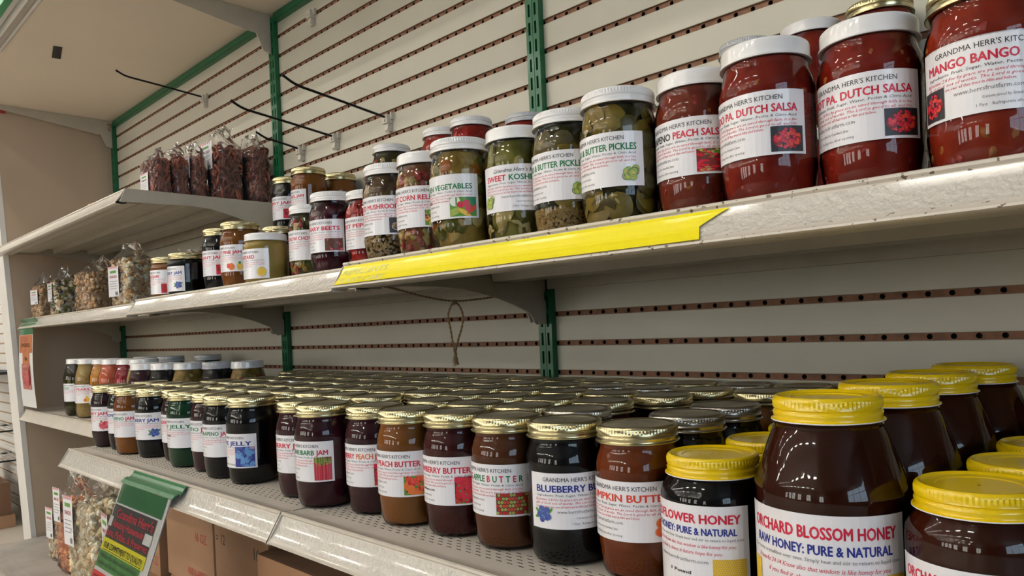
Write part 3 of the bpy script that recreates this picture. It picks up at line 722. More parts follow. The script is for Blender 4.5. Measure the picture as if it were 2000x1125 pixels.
# yellow price strip laid in the channel of the upper shelf
F = Flat(); f, _ = channel_profile(-.413, Z2 + .0035)
path = [(f[5][0] - .0008, f[5][1] - .001)] + [(a - .0009, b) for a, b in f[6:10]] + [(f[10][0] - .0010, f[10][1] + .0004)]
Ls = [0]
for a, b in zip(path, path[1:]): Ls.append(Ls[-1] + math.hypot(b[0] - a[0], b[1] - a[1]))
LT = Ls[-1]
def chan(u, v, l):   # v: 0 bottom .. 1 top of the strip
    d = (1 - v) * LT; i = 0
    while i < len(Ls) - 2 and d > Ls[i + 1]: i += 1
    q = (d - Ls[i]) / (Ls[i + 1] - Ls[i]); y = path[i][0] + (path[i + 1][0] - path[i][0]) * q; z = path[i][1] + (path[i + 1][1] - path[i][1]) * q
    return (u, y - .0004 * l - .0004 - (.002 * max(0, (u - 1.44) / .04)) * (1 - v), z)
E1 = [(0, 1.466), (.3, 1.462), (.5, 1.460), (.72, 1.470), (1, 1.484)]
nr = 8
for i in range(nr):
    v0, v1 = i / nr, (i + 1) / nr
    def ex(v):
        for (a, b), (c, d) in zip(E1, E1[1:]):
            if a <= v <= c: return b + (d - b) * (v - a) / (c - a)
        return 1.47
    for j in range(12):
        xa = .921 + (1.44 - .921) * j / 12; xb = .921 + (1.44 - .921) * (j + 1) / 12
        F.poly([(xa, v0), (xb, v0), (xb, v1), (xa, v1)], 'yellow_strip', 1)
    F.poly([(1.44, v0), (ex(v0), v0), (ex(v1), v1), (1.44, v1)], 'yellow_strip', 1)
F.text('REPELLENTS', .925, .52, .38, 'yellow_faded', 1.6, bold=.01, shear=.2, sx=.016 / .38 * 1.15)
F.text('PLANT CARE', .924, .08, .38, 'yellow_faded', 1.6, bold=.01, shear=.2, sx=.016 / .38 * 1.10)
ys = F.to_mesh('price_strip', chan)
o = obj('price_strip', ys, label='bright yellow paper strip in the price channel under the pickle jars', category='sign')

# ------------------------------------------------------------------ canopy above the slat wall
for b, lab in enumerate(['beige canopy with black sticker over the far left bay', 'beige canopy over the bay with three empty hooks', 'beige canopy over the salsa jars, above the picture']):
    x0, x1 = UX[b] * IN, UX[b + 1] * IN
    t = thing('canopy', lab, 'canopy', (x0, 0, .916)); w = x1 - x0
    m = MB(); m.box(.001, w - .001, -.462, .02, .0, .012, 'canopy_beige'); obj('soffit', m, t)
    m = MB(); m.extrude_x([(-.462, .014), (-.462, 0), (-.467, -.003), (-.472, -.001), (-.474, .004), (-.480, .004), (-.484, -.003), (-.490, -.004), (-.496, 0), (-.500, .006), (-.512, .007), (-.512, .014)], .001, w - .001, 'rail_alu'); obj('front_rail', m, t)
    m = MB(); m.box(.001, w - .001, -.530, -.514, .0, .16, 'canopy_fascia'); obj('fascia', m, t, smooth=False, label='green fascia board')
    for s in ((0, 1) if b == 0 else (1,)):
        xx = .004 if s == 0 else w - .0015
        m = MB(); m.extrude_x([(-.455, -.001), (-.455, -.006), (-.258, -.031), (-.066, -.056), (-.053, -.056), (-.034, -.097), (-.0136, -.102), (-.0136, -.001)], xx, xx + .003, 'shelf_metal'); obj('bracket', m, t, smooth=False)
m = MB(); m.box(-.05, .05, -.011, .011, -.0012, 0, 'black_sticker')
obj('sticker', m, None, (-.606, -.348, .9155), (0, 0, -.2), smooth=False, label='small black rectangle stuck under the left canopy', category='sticker')

# ------------------------------------------------------------------ end panel, base deck, boxes, far gondola
t = thing('end_panel', 'beige end panel with white front edge closing the shelves at far left', 'panel', (X0, 0, 0))
def ypan(z): return -.352 - .045 * z
m = MB(); zz = [FZ, -.583, -.2, .2, .6, .93]
vs = [(x, ypan(z), z) for z in zz for x in (-.022, -.0175)] + [(x, .02, z) for z in zz for x in (-.022, -.0175)]
n = len(zz)
for i in range(n - 1):
    a = 2 * i; b = 2 * n + 2 * i
    m.add([vs[a + 1], vs[a + 3], vs[b + 3], vs[b + 1]], [(0, 1, 2, 3)], 'panel_beige')
    m.add([vs[a], vs[a + 2], vs[b + 2], vs[b]], [(3, 2, 1, 0)], 'panel_beige')
obj('panel_sheet', m, t, smooth=False)
m = MB()
for i in range(n - 1):
    a, b = zz[i], zz[i + 1]
    q = [(-.075, ypan(a) - .012, a), (-.0165, ypan(a) - .002, a), (-.0165, ypan(b) - .002, b), (-.075, ypan(b) - .012, b)]
    q2 = [(x, y + .016, z) for x, y, z in q]
    m.add(q + q2, [(0, 1, 2, 3), (1, 5, 6, 2), (4, 0, 3, 7), (7, 6, 5, 4)], 'panel_white')
obj('front_edge', m, t, smooth=False, label='white front edge')
m = MB(); m.extrude_x([(-.375, .0), (-.345, .004), (-.345, -.012), (-.372, -.012)], 0, .0012, 'ink_red_box')
obj('price_tag', m, None, (X0 - .016, 0, .904), smooth=False, label='tiny red tag stuck on the end panel under the canopy', category='tag')
t = thing('base_deck', 'scratched grey base deck at the bottom left under the popcorn bags', 'shelf', (X0, 0, -.585))
m = MB(); m.box(0, X3 - X0, -.44, -.0135, -.02, 0, 'base_laminate'); obj('deck', m, t)
m = MB(); m.box(0, X3 - X0, -.462, -.4405, -.02, -.002, 'base_laminate'); m.box(0, X3 - X0, -.484, -.4625, -.02, -.004, 'base_laminate'); obj('front_nosing', m, t)
m = MB(); m.box(0.01, X3 - X0, -.47, -.455, FZ + .585, -.02, 'panel_white'); obj('kick_plate', m, t)

def carton(label, x, y, z, w, d, h, prints, mt='card', open_=False, rot=0):
    """x,y,z: centre of the base"""
    t = thing('cardboard_box', label, 'box', (x, y, z + .0005), (0, 0, rot)); m = MB(); th = .004
    m.box(-w / 2, w / 2, -d / 2, -d / 2 + th, 0, h, mt); m.box(-w / 2, w / 2, d / 2 - th, d / 2, 0, h, mt)
    m.box(-w / 2, -w / 2 + th, -d / 2 + th, d / 2 - th, 0, h, mt); m.box(w / 2 - th, w / 2, -d / 2 + th, d / 2 - th, 0, h, mt); m.box(-w / 2 + th, w / 2 - th, -d / 2 + th, d / 2 - th, 0, th, mt)
    obj('body', m, t, smooth=False)
    if not open_:
        for s in (-1, 1):
            m = MB(); m.box(-w / 2, w / 2, 0.0008 if s > 0 else -d / 2, d / 2 if s > 0 else -.0008, h, h + .003, mt); obj('flap', m, t, smooth=False)
    else:
        m = MB(); a = .35
        m.add([(-w / 2, -d / 2, h), (w / 2, -d / 2, h), (w / 2 - .01, -d / 2 + .08, h + .018), (-w / 2 + .01, -d / 2 + .08, h + .012)], [(0, 1, 2, 3), (3, 2, 1, 0)], 'card_dark'); obj('flap', m, t, smooth=False)
        m = MB(); m.add([(-w / 2, -d / 2 + .01, h), (-w / 2, d / 2, h), (-w / 2 + .09, d / 2 - .02, h + .012), (-w / 2 + .08, -d / 2 + .05, h + .022)], [(0, 1, 2, 3), (3, 2, 1, 0)], 'card_dark'); obj('flap', m, t, smooth=False)
    if prints:
        F = Flat()
        for p in prints: F.text(p[0], p[1], p[2], p[3], p[4], 1, bold=p[5] if len(p) > 5 else .01, shear=p[6] if len(p) > 6 else 0, sx=p[7] if len(p) > 7 else 1)
        obj('print', F.to_mesh('print', lambda u, v, l: (u, -d / 2 - .0004, v)), t)
    return t
BZ = -.585
carton('brown box marked 16 OZ. in red just right of the green sign', .315, -.245, -.388, .222, .31, .137, [('16 OZ.', .028, .088, .026, 'ink_red_box', .0, 0, .75), ('A0016-80RTW', -.01, .018, .022, 'ink_red_box', .0, 0, .7)])
carton('brown box marked 12 and 16 OZ in black, right of the 16 OZ. red box', .537, -.245, -.388, .205, .31, .137, [('= 12', -.098, .103, .026, 'ink_black', .0, 0, .8), ('16 OZ', .045, .098, .030, 'ink_black', .0, 0, .8)])
carton('open orange-brown box with handwriting at right of the stacked boxes', .800, -.262, -.388, .29, .33, .128, [('X ants', -.105, .070, .036, 'ink_black', .0, .35, .9), ('X cots', -.02, .088, .028, 'ink_black', .0, .35, .9)], 'card_front', True)
carton('brown box at far left of the stack behind the green sign', .085, -.255, -.400, .205, .31, .120, [('16 OZ', .04, .022, .026, 'ink_red_box', .0, 0, .75)])
carton('brown box marked 16 OZ under the far left box of the stack', .09, -.262, BZ, .225, .33, .181, [('16 OZ', .02, .125, .030, 'ink_black', .0, 0, .8)])
carton('lower brown box under the red 16 OZ. box', .325, -.245, BZ, .215, .31, .193, [])
carton('lower brown box under the black-lettered 12 box', .552, -.245, BZ, .215, .31, .193, [])
carton('lower brown box under the open handwritten box', .800, -.262, BZ, .255, .31, .193, [])

# far section seen past the end panel
t = thing('slatwall_panel', 'distant white slatwall seen past the end panel at the far left', 'wall panel', (-3.6, -.10, 0))
mat('slat_far', (0.80, 0.78, 0.74), .4); mat('core_far', (0.42, 0.28, 0.17), .8)
mm = MB(); mm.box(0, 2.2, 0, .008, .004, GS - .004, 'slat_far'); far = mm.mesh('slat', False)
mm = MB(); mm.box(0, 2.2, .004, .010, -.0042, .0042, 'core_far'); fg = mm.mesh('groove_strip', False)
for g in range(-14, 14): obj('slat', far, t, (0, 0, g * GS)); obj('groove_strip', fg, t, (0, 0, g * GS))
m = MB(); m.box(0, 2.2, .010, .016, -14 * GS, 14 * GS, 'slat_far'); obj('backing_board', m, t)
def wire_rack(label, z, x):
    t = thing('wire_shelf', label, 'shelf', (x, -.26, z)); 
    m = MB()
    for i in range(9): m.tube([(-.32, -.14 + i * .034, 0), (.32, -.14 + i * .034, 0)], .0028, 'rail_alu', 6)
    obj('wires', m, t)
    m = MB()
    for xx in (-.32, 0, .32): m.tube([(xx, -.15, -.004), (xx, .15, -.004)], .004, 'hook_wire', 6)
    m.tube([(-.33, -.15, .02), (.33, -.15, .02)], .004, 'rail_alu', 6); obj('frame', m, t)
wire_rack('white wire shelf glimpsed at far left beside the end panel', -.30, -2.60)
wire_rack('lower white wire shelf glimpsed at far left above the brown box', -.44, -2.62)
m = MB(); m.box(-.3, .3, -.12, .12, 0, .012, 'black_sticker'); m.box(-.3, .3, -.125, -.12, 0, .03, 'black_sticker')
o = obj('display_tray', m, None, (-2.62, -.226, -.045), smooth=False, label='thin black display tray glimpsed at far left beyond the panel', category='tray')
carton('dark brown box on the floor at far left beyond the end panel', -2.62, -.32, -.70, .52, .30, .145, [], 'card_dark')
carton('brown box beneath the dark box at far left beyond the end panel', -2.62, -.32, FZ, .56, .32, .055, [], 'card')
carton('light cardboard box standing behind the dark one at far left', -2.78, -.255, -.5515, .22, .14, .09, [], 'card_front')


# ------------------------------------------------------------------ peg hooks, twine
def hook(label, x, z, tip=None, knee=None, side=1):
    t = thing('peg_hook', label, 'hook', (x, 0, z), group=None)
    m = MB(); m.box(-.009, .009, -.016, -.0004, -.012, .006, 'hook_plastic'); m.box(-.014, -.009, -.008, -.0004, -.004, .010, 'hook_plastic'); m.box(.009, .014, -.008, -.0004, -.004, .010, 'hook_plastic')
    m.extrude_x([(-.0005, -.012), (-.011, -.012), (-.013, -.026), (-.009, -.030), (-.0005, -.028)], -.006, .006, 'hook_plastic')
    m.tube([(0, -.0155, -.006), (0, -.0185, -.006)], .003, 'hook_plastic', 8)
    obj('mount', m, t, smooth=False)
    if tip:
        ky, kz = knee; ty, tz = tip
        P = [(0, -.012, .001), (0, ky * .5, .001 + (kz) * .45)]
        P += [(0, ky + .012, kz * .9), (0, ky, kz)] + [(0, ky + (ty - ky) * q, kz + (tz - kz) * q ** 1.2) for q in (.35, .7, 1)]
        m = MB(); m.tube(P, .0026, 'hook_wire', 8); m.blob((0, ty, tz), (.0034, .0034, .0034), 'hook_wire', (0, 0, 0), 1, 0)
        obj('wire', m, t)
hook('black wire hook at upper left, tip over the beige canopy', -.43, .808, (-.249, .029), (-.228, .020))
hook('longest black wire hook, right of the green upright', .481, .540, (-.248, .041), (-.224, .030))
hook('black wire hook crossing in front of the green upright', .272, .543, (-.254, .039), (-.232, .029))
hook('short black wire hook above the pretzel bags', .115, .545, (-.121, .025), (-.096, .014))
hook('empty white hook mount near the top edge without a wire', .191, .858)
m = MB(); P = [(.012 * math.cos(a) * (1 - a / 14), -.012 + .004 * math.sin(a * 2), .012 * math.sin(a)) for a in [i * .5 for i in range(14)]]
m.tube(P, .0018, 'twine', 6); m.tube([(.0, -.012, .012), (-.02, -.02, .018), (-.03, -.03, .012)], .0018, 'twine', 6)
obj('wire_tie', m, None, (X0 + .012, -.012, .890), label='small twisted wire tie in the upper left corner of the bay', category='wire tie')
def rope(mb, P, r, turns=55):
    V = [Vector(p) for p in P]; L = [0]
    for a, b in zip(V, V[1:]): L.append(L[-1] + (b - a).length)
    def at(d):
        for i in range(len(L) - 1):
            if d <= L[i + 1]: q = (d - L[i]) / (L[i + 1] - L[i]); return V[i].lerp(V[i + 1], q)
        return V[-1]
    N = max(24, int(L[-1] / .0022)); 
    for s in (0, PI):
        pts = []
        for i in range(N + 1):
            d = L[-1] * i / N; c = at(d); t = (at(min(d + .002, L[-1])) - at(max(d - .002, 0))).normalized(); a = t.cross(Vector((1, 0.2, 0.1))).normalized(); b = t.cross(a); an = s + d * 420
            pts.append(c + (a * math.cos(an) + b * math.sin(an)) * r * .55)
        mb.tube(pts, r * .62, 'twine', 5)
def smooth_path(P, n=6):
    out = []; V = [Vector(p) for p in P]; V = [V[0]] + V + [V[-1]]
    for i in range(1, len(V) - 2):
        for k in range(n):
            t = k / n; a, b, c, d = V[i - 1], V[i], V[i + 1], V[i + 2]
            out.append(0.5 * ((2 * b) + (c - a) * t + (2 * a - 5 * b + 4 * c - d) * t * t + (3 * b - a - 3 * c + d) * t ** 3))
    out.append(V[-2]); return out
xk = .904
t = thing('twine_string', 'brown twine string sagging under the upper shelf with a tied loop hanging down', 'string', (xk, -.209, .125))
def rel(P): return [(x - xk, y + .209, z - .125) for x, y, z in P]
m = MB(); rope(m, smooth_path(rel([(xk, -.375, .152), (xk, -.332, .147), (xk, -.267, .1335), (xk, -.209, .1265), (xk, -.141, .1305), (xk + .003, -.062, .1405)])), .0015); obj('sagging_cord', m, t)
m = MB(); rope(m, smooth_path(rel([(xk, -.207, .126), (xk, -.215, .120), (xk, -.2225, .104), (xk, -.2185, .082), (xk, -.2155, .062), (xk, -.2125, .045), (xk, -.2115, .030)])), .0016)
rope(m, smooth_path(rel([(xk, -.209, .125), (xk, -.200, .120), (xk, -.192, .104), (xk, -.195, .086), (xk, -.204, .066), (xk, -.210, .048), (xk, -.2065, .027)])), .0016)
for i in range(9): m.tube(rel([(xk, -.2115, .046), (xk + R.uniform(-.003, .003), -.2115 + R.uniform(-.004, .004), .036), (xk + R.uniform(-.006, .006), -.2115 + R.uniform(-.010, .007), .027 + R.uniform(-.003, .004))]), .0005, 'twine', 4)
m.blob((0, .0, 0), (.003, .004, .004), 'twine', (0, 0, 0), 1, .2); obj('hanging_loop', m, t)

# ------------------------------------------------------------------ hanging signs
t = thing('hanging_sign', 'white sign with green holder and red lettering clipped to the lower shelf edge', 'sign', (.403, -.5395, -.146))
SWD, SHT = .2155, .275
def bend(lean, curl=0.0):
    return lambda u, v, l: (u, -(.5 * 0 + lean * (SHT - v)) - .0005 * l - .0005 - curl * math.sin(PI * v / SHT), -(SHT - v) * math.sqrt(1 - lean * lean) - .006)
fn = bend(.345, .0)
F = Flat(); T = lambda d: SHT - d
for i in range(8): F.rect(0, SWD, T(SHT * (i + 1) / 8), T(SHT * i / 8), 'sign_white', 0)
F.rect(.006, SWD - .010, T(.036), T(.0), 'sign_green', 1); F.rect(.006, SWD - .02, T(.038), T(.036), 'sign_white', 1)
F.rect(.004, SWD - .022, T(.094), T(.0385), 'sign_dark', 1)
F.rect(.0, .016, T(.074), T(.058), 'sign_white', 2); F.rect(SWD - .052, SWD - .02, T(.078), T(.062), 'sign_white', 2)
F.rect(.003, SWD - .020, T(.113), T(.093), 'sign_yellow', 2)
F.rect(.001, SWD - .030, T(.140), T(.113), 'sign_grass', 1)
F.rect(.0, SWD - .03, T(.164), T(.146), 'sign_red', 1)
F.text("Grandma Herr's", .025, T(.057), .020, 'sign_pink', 3, bold=.03, fit=.165)
F.text("Amazing Homemade", .022, T(.072), .0155, 'sign_pink', 3, bold=.03, fit=.140)
F.text("Jams, Pickles, & Preserves", .006, T(.088), .0155, 'sign_pink', 3, bold=.03, fit=.185)
F.text("OUR COMMITMENT TO QUALITY:", .012, T(.108), .0135, 'ink_black', 3, bold=.01, fit=.176)
F.rect(.012, .186, T(.1112), T(.1102), 'ink_black', 3)
F.text("We use the Best and Fresh Local", .012, T(.123), .009, 'sign_dark', 3, fit=.165); F.text("Ingredients Cooked in Small batches", .008, T(.134), .009, 'sign_dark', 3, fit=.165)
F.text("OLD FASHIONED FLAVOR", .008, T(.160), .0125, 'ink_black', 3, fit=.165)
obj('printed_sheet', F.to_mesh('printed_sheet', fn), t)
m = MB(); a = .345; sl = math.sqrt(1 - a * a)
m.add([(0, .0012, -.006), (SWD, .0012, -.006), (SWD, -a * SHT + .0012, -SHT * sl - .006), (0, -a * SHT + .0012, -SHT * sl - .006)], [(0, 1, 2, 3)], 'sign_white'); obj('backing_sheet', m, t)
m = MB(); m.add([(-.004, -.0022, -.004), (SWD + .003, -.0022, -.004), (SWD + .003, -a * SHT - .0022, -SHT * sl - .006), (-.004, -a * SHT - .0022, -SHT * sl - .006)], [(3, 2, 1, 0)], 'clear_sleeve'); obj('clear_sleeve', m, t)
m = MB(); m.extrude_x([(.0195, .0085), (.017, .0085), (.0135, .000), (.0080, -.004), (.0060, -.002), (.000, -.0045), (-.0040, -.0085), (-.0048, -.0068), (-.0005, -.0025), (.0055, .0005), (.0075, -.0015), (.0115, .001)], .004, SWD + .012, 'sign_green')
obj('green_holder', m, t, smooth=False, label='green plastic sign holder')
t = thing('hanging_sign', 'narrow brown and orange meat snack sign hanging at the far left shelf end', 'sign', (-1.232, -.3385, .146))
F = Flat(); SH2 = .268; w2 = .182
for i in range(10): F.rect(0, w2, SH2 * i / 10, SH2 * (i + 1) / 10, 'sign_white', 0)
F.rect(.0, w2, SH2 - .024, SH2, 'sign_green', 1)
for i in range(4): F.rect(.006, w2 - .006, SH2 - .085 + .015 * i, SH2 - .070 + .015 * i, 'sign_rust', 1)
for i in range(2): F.rect(.05, .14, SH2 - .125 + .02 * i, SH2 - .105 + .02 * i, 'sign_rust', 1)
for i in range(6): F.rect(.035, .15, .06 + .0145 * i, .0745 + .0145 * i, 'sign_meat', 1)
F.text('MEAT', .03, SH2 - .045, .018, 'sign_meat', 2, bold=.02, fit=.12)
F.text('SMOKED', .03, SH2 - .065, .018, 'p_brown', 2, bold=.02, fit=.12); F.text('1 lb.', .065, SH2 - .110, .018, 'ink_black', 2, bold=.02, fit=.05)
rr = random.Random(3)
for i in range(26): F.disc(rr.uniform(.045, .14), rr.uniform(.07, .135), .02, rr.choice(['p_dkred', 'sign_meat', 'p_rose']), 2 + (i % 4) * .4, 8, (.035, .15, .06, .147), .22, rr.uniform(.8, 2.2))
obj('printed_sheet', F.to_mesh('printed_sheet', lambda u, v, l: (u, -.0005 - .0005 * l - .006 * math.sin(PI * v / SH2), v - SH2)), t)
m = MB(); m.extrude_x([(.014, .018), (.004, .030), (.0025, .028), (.010, .016), (.0, .004), (-.004, -.004), (.002, -.004)], -.004, w2 + .006, 'sign_green'); obj('green_holder', m, t, smooth=False, label='green plastic sign holder')

# ------------------------------------------------------------------ jars: placement helpers
PL = []   # (shelf, x, y, r)
def free(sh, x, y, r): return all(s != sh or math.hypot(x - a, y - b) >= r + q + .0004 for s, a, b, q in PL)
def put(sh, x, y, r): PL.append((sh, x, y, r))
RED, GRN, BLU, ORG = 'p_red', 'p_green', 'p_blue', 'p_orange'
D = math.radians
front = [
 # x, y, fill, lid, words of the title, picture, centre angle, label text, extras
 (.0261, -.4394, 'raspberry', [('RASPBERRY JAM', RED)], 'raspberries', -92, 'dark raspberry jam jar with raspberry picture, leftmost of the gold-lidded front row', {}),
 (.1112, -.4328, 'black', [('BLACK RASPBERRY', BLU)], None, -90, 'black jam jar squeezed between the raspberry and orange jalapeno jars', {}),
 (.1915, -.4457, 'amber', [('HOT JALAPENO', GRN), ('JAM', RED)], None, -86, 'orange-brown jalapeno jam jar in the front row at left', {}),
 (.2750, -.4336, 'black', [('BLUEBERRY JAM', BLU)], 'blueberries', -80, 'black blueberry jam jar beside the orange jalapeno jam', {}),
 (.3666, -.4188, 'raspberry', [('CRANBERRY JAM', RED)], None, -90, 'dark red jar almost hidden left of the green mint jelly', {}),
 (.4445, -.4377, 'green', [('MINT JELLY', GRN)], None, -84, 'dark green mint jelly jar, the only green one in the front row', dict(farm="HERR'S FRUIT FARM")),
 (.5270, -.4301, 'berry', [('JALAPENO', GRN), ('JAM', RED)], None, -90, 'dark maroon jalapeno jar just right of the mint jelly', {}),
 (.6042, -.4417, 'black', [('BERRY JALAPENO', GRN), ('JAM', RED)], None, -84, 'black berry jalapeno jar just left of the grape jelly', {}),
 (.6842, -.4393, 'black', [('GRAPE JELLY', BLU)], 'grapes', -93, 'black grape jelly jar with blue grape picture', dict(farm="FRUIT FARM", z0=.026, pw=.030, ph=.030)),
 (.8374, -.4374, 'plum', [('RASPBERRY JAM', RED)], None, -88, 'dark red raspberry jam jar left of the rhubarb jam', {}),
 (.9141, -.4519, 'plum', [('SWEET RHUBARB', GRN), ('JAM', RED)], 'rhubarb', -90, 'dark red rhubarb jam jar at the seam between the two shelves', dict(ph=.029, pw=.022)),
 (.9997, -.4305, 'plum', [('STRAWBERRY', RED), ('PEACH', ORG), ('JAM', RED)], 'strawberries', -84, 'dark red strawberry peach jam jar, right of the rhubarb jam', dict(ph=.026, pw=.018)),
 (1.0775, -.4378, 'peach', [('CABIN PEACH BUTTER', RED)], 'peaches', -84, 'orange-brown peach butter jar with peach picture', {}),
 (1.1553, -.4315, 'strawberry', [('STRAWBERRY BUTTER', RED)], 'strawberries', -85, 'dark red strawberry butter jar with strawberry picture', dict(ph=.028, pw=.022, webbold=True)),
 (1.2333, -.4306, 'apple', [('SPRING', RED), ('APPLE', GRN), ('B', RED), ('U', GRN), ('T', RED), ('T', GRN), ('E', RED), ('R', GRN)], 'apples', -88, 'brown apple butter jar with picture of red and green apples', dict(pw=.032, ph=.021)),
 (1.3112, -.4300, 'black', [('BLUEBERRY BUTTER', BLU)], 'blueberries', -33, 'black blueberry butter jar, left edge of its label in view', dict(pu=-.046, pw=.022)),
 (1.3890, -.4225, 'pumpkin', [('PUMPKIN BUTTER', 'p_orangered')], 'pumpkins', -79, 'reddish brown pumpkin butter jar with orange pumpkins on its label', dict(pw=.020, ph=.020)),
]
for i, (x, y, f, title, pc, ang, lab, kw) in enumerate(front):
    far_ = x < .72
    lm = label_mesh('pint', D(ang), title, picture=pc, detail=1 if far_ else 2, w=.100, **kw)
    jar('jam_jar', lab, x, y, Z1, 'pint', 'gold', f, None, lm); put('m', x, y, .0388)

# honey
hl = label_mesh('squat', D(-97), [('WILDFLOWER HONEY', RED)], title2=[('RAW HONEY: PURE & NATURAL', BLU)], foot='1 Pound', w=.106, h=.066, z0=.014)
jar('honey_jar', 'black-looking one pound honey jar with yellow lid beside the pumpkin butter', 1.469, -.4338, Z1, 'squat', 'yellow', 'black', None, hl); put('m', 1.469, -.4338, .0424)
hl = label_mesh('threepound', D(-80), [('ORCHARD BLOSSOM HONEY', RED)], title2=[('RAW HONEY: PURE & NATURAL', BLU)], foot='3 Pounds', w=.122, h=.078, z0=.012, picture='both')
jar('honey_jar', 'large three pound orchard blossom honey jar with yellow lid, front of its row', 1.563, -.4365, Z1, 'threepound', 'yellow', 'honey', None, hl); put('m', 1.563, -.4365, .0519)
hl2 = label_mesh('squat', D(-84), [('ORCHARD BLOSSOM HONEY', RED)], title2=[('RAW HONEY: PURE & NATURAL', 'p_orange')], foot='1 Pound', w=.106, h=.062, z0=.008)
jar('honey_jar', 'nearest honey jar with yellow lid, cut off by the lower right corner', 1.6572, -.4445, Z1, 'squat', 'yellow', 'honey', None, hl2); put('m', 1.6572, -.4445, .0424)
for i, (x, y, lab) in enumerate([(1.570, -.3315, 'large honey jar second in its row, right behind the front three pound jar'), (1.573, -.2265, 'large honey jar third in its row, behind two others'), (1.583, -.1215, 'large honey jar fourth in its row, near the back wall')]):
    jar('honey_jar', lab, x, y, Z1, 'threepound', 'yellow', 'honey'); put('m', x, y, .0519)
jar('honey_jar', 'large honey jar farthest right at the back, yellow lid highest in the lower rows', 1.690, -.086, Z1, 'threepound', 'yellow', 'honey'); put('m', 1.69, -.086, .0519)
for x, y, lab in [(1.667, -.357, 'small honey jar directly behind the nearest corner jar'), (1.668, -.271, 'small honey jar third in the right edge row of yellow lids'), (1.672, -.185, 'small honey jar fourth in the right edge row of yellow lids'),
                  (1.475, -.3475, 'small yellow-lidded honey jar directly behind the one pound jar'), (1.474, -.2615, 'small yellow-lidded honey jar two places behind the one pound jar')]:
    jar('honey_jar', lab, x, y, Z1, 'squat', 'yellow', 'honey'); put('m', x, y, .0424)
for x, y, lab in [(1.3915, -.3435, 'silver-lidded jar directly behind the pumpkin butter'), (1.389, -.264, 'silver-lidded jar two places behind the pumpkin butter')]:
    jar('jam_jar', lab, x, y, Z1, 'pint', 'silver', 'black'); put('m', x, y, .0388)
# white-lidded jars in the far left bay
wl = [
 (-.815, -.272, 'quart', 'white', 'olive', 'pickle quart jar with white lid, farthest left on the low shelf', [('spear', ['slice', 'bean'], .010, 14, (.02, .13))], [('PICKLES', GRN)], None),
 (-.700, -.272, 'quart', 'white', 'pear', 'pale quart jar of pear halves with white lid', [('lump', ['pearl'], .018, 12, (.02, .10))], [('HALF PEARS', RED)], 'pear'),
 (-.588, -.264, 'quart', 'white', 'peachhalf', 'yellow peach quart jar behind the pears', [('lump', ['peach'], .016, 14, (.02, .13))], [('PEACHES', RED)], None),
 (-.490, -.268, 'quart', 'white', 'salmon', 'salmon-pink quart jar with white lid', None, [('APPLE SAUCE', RED)], None),
 (-.381, -.262, 'quart', 'white', 'red', 'bright red quart jar with white lid', [('ball', ['redbit'], .009, 40, (.02, .13))], None, None),
 (-.53, -.172, 'quart', 'white', 'plum', 'dark quart jar with white lid behind the salmon one', None, None, None),
 (-.40, -.150, 'quart', 'grey', 'black', 'dark grey-lidded quart jar in the back of the left bay', None, None, None),
 (-.305, -.085, 'quart', 'grey', 'black', 'dark grey-lidded quart jar against the slatwall in the left bay', None, None, None),
 (-.285, -.262, 'quart', 'white', 'pear', 'quart jar of mixed yellow fruit beside the bright red one', [('lump', ['peach', 'pearl'], .013, 30, (.02, .14))], None, None),
 (-.192, -.290, 'tall', 'white', 'plum', 'plum-dark white-lidded jar in the second line of the left bay', None, None, None),
 (-.105, -.272, 'tall', 'white', 'black', 'black white-lidded jar in the second line of the left bay', None, None, None),
 (-.020, -.250, 'tall', 'white', 'veg', 'chow chow jar with yellow and red bits under a white lid', [('lump', ['kernel', 'redbit', 'cauli'], .007, 120, (.02, .125))], None, None),
 (.060, -.215, 'tall', 'grey', 'black', 'black jar with grey lid beside the far left chow chow', None, None, None),
 (.145, -.185, 'tall', 'white', 'veg', 'mixed vegetable jar with white lid before the gold lids begin', [('lump', ['kernel', 'redbit', 'bean'], .007, 120, (.02, .125))], None, None)]
for i, (x, y, kd, ld, f, lab, pcs, title, pc) in enumerate(wl):
    lm = label_mesh(kd, D(-78), title, picture=pc, detail=1, w=.10, z0=.045, h=.055) if title else None
    jar('canning_jar', lab, x, y, Z1, kd, ld, f, pcs, lm, seed=i + 50, fin=.003 if pcs else .0016, H=.166 if kd == 'tall' else None); put('m', x, y, KIND[kd]['R'] + .0006)
# rows of gold lids behind the front row
rows = [(-.357, .030, 'second'), (-.279, .195, 'third'), (-.200, .235, 'fourth'), (-.121, .240, 'fifth'), (-.044, .10, 'last')]
fl = ['black', 'plum', 'amber', 'berry', 'apple', 'dark', 'strawberry', 'raspberry', 'peach']
for r, (y0, x0, wd) in enumerate(rows):
    x = x0
    while x < 1.56:
        y = y0 + R.uniform(-.0012, .0012) if r < 4 else y0
        if free('m', x, y, .0388):
            jar('jam_jar', 'gold-lidded jam jar in the %s row from the front on the lower shelf' % wd, x, y, Z1, 'pint', 'silver' if (R.random() < .12) else 'gold', R.choice(fl), group='gold-lidded jam jars in the %s row of the lower shelf' % wd)
            put('m', x, y, .0388); x += .0781 + R.random() * .004
        else: x += .003

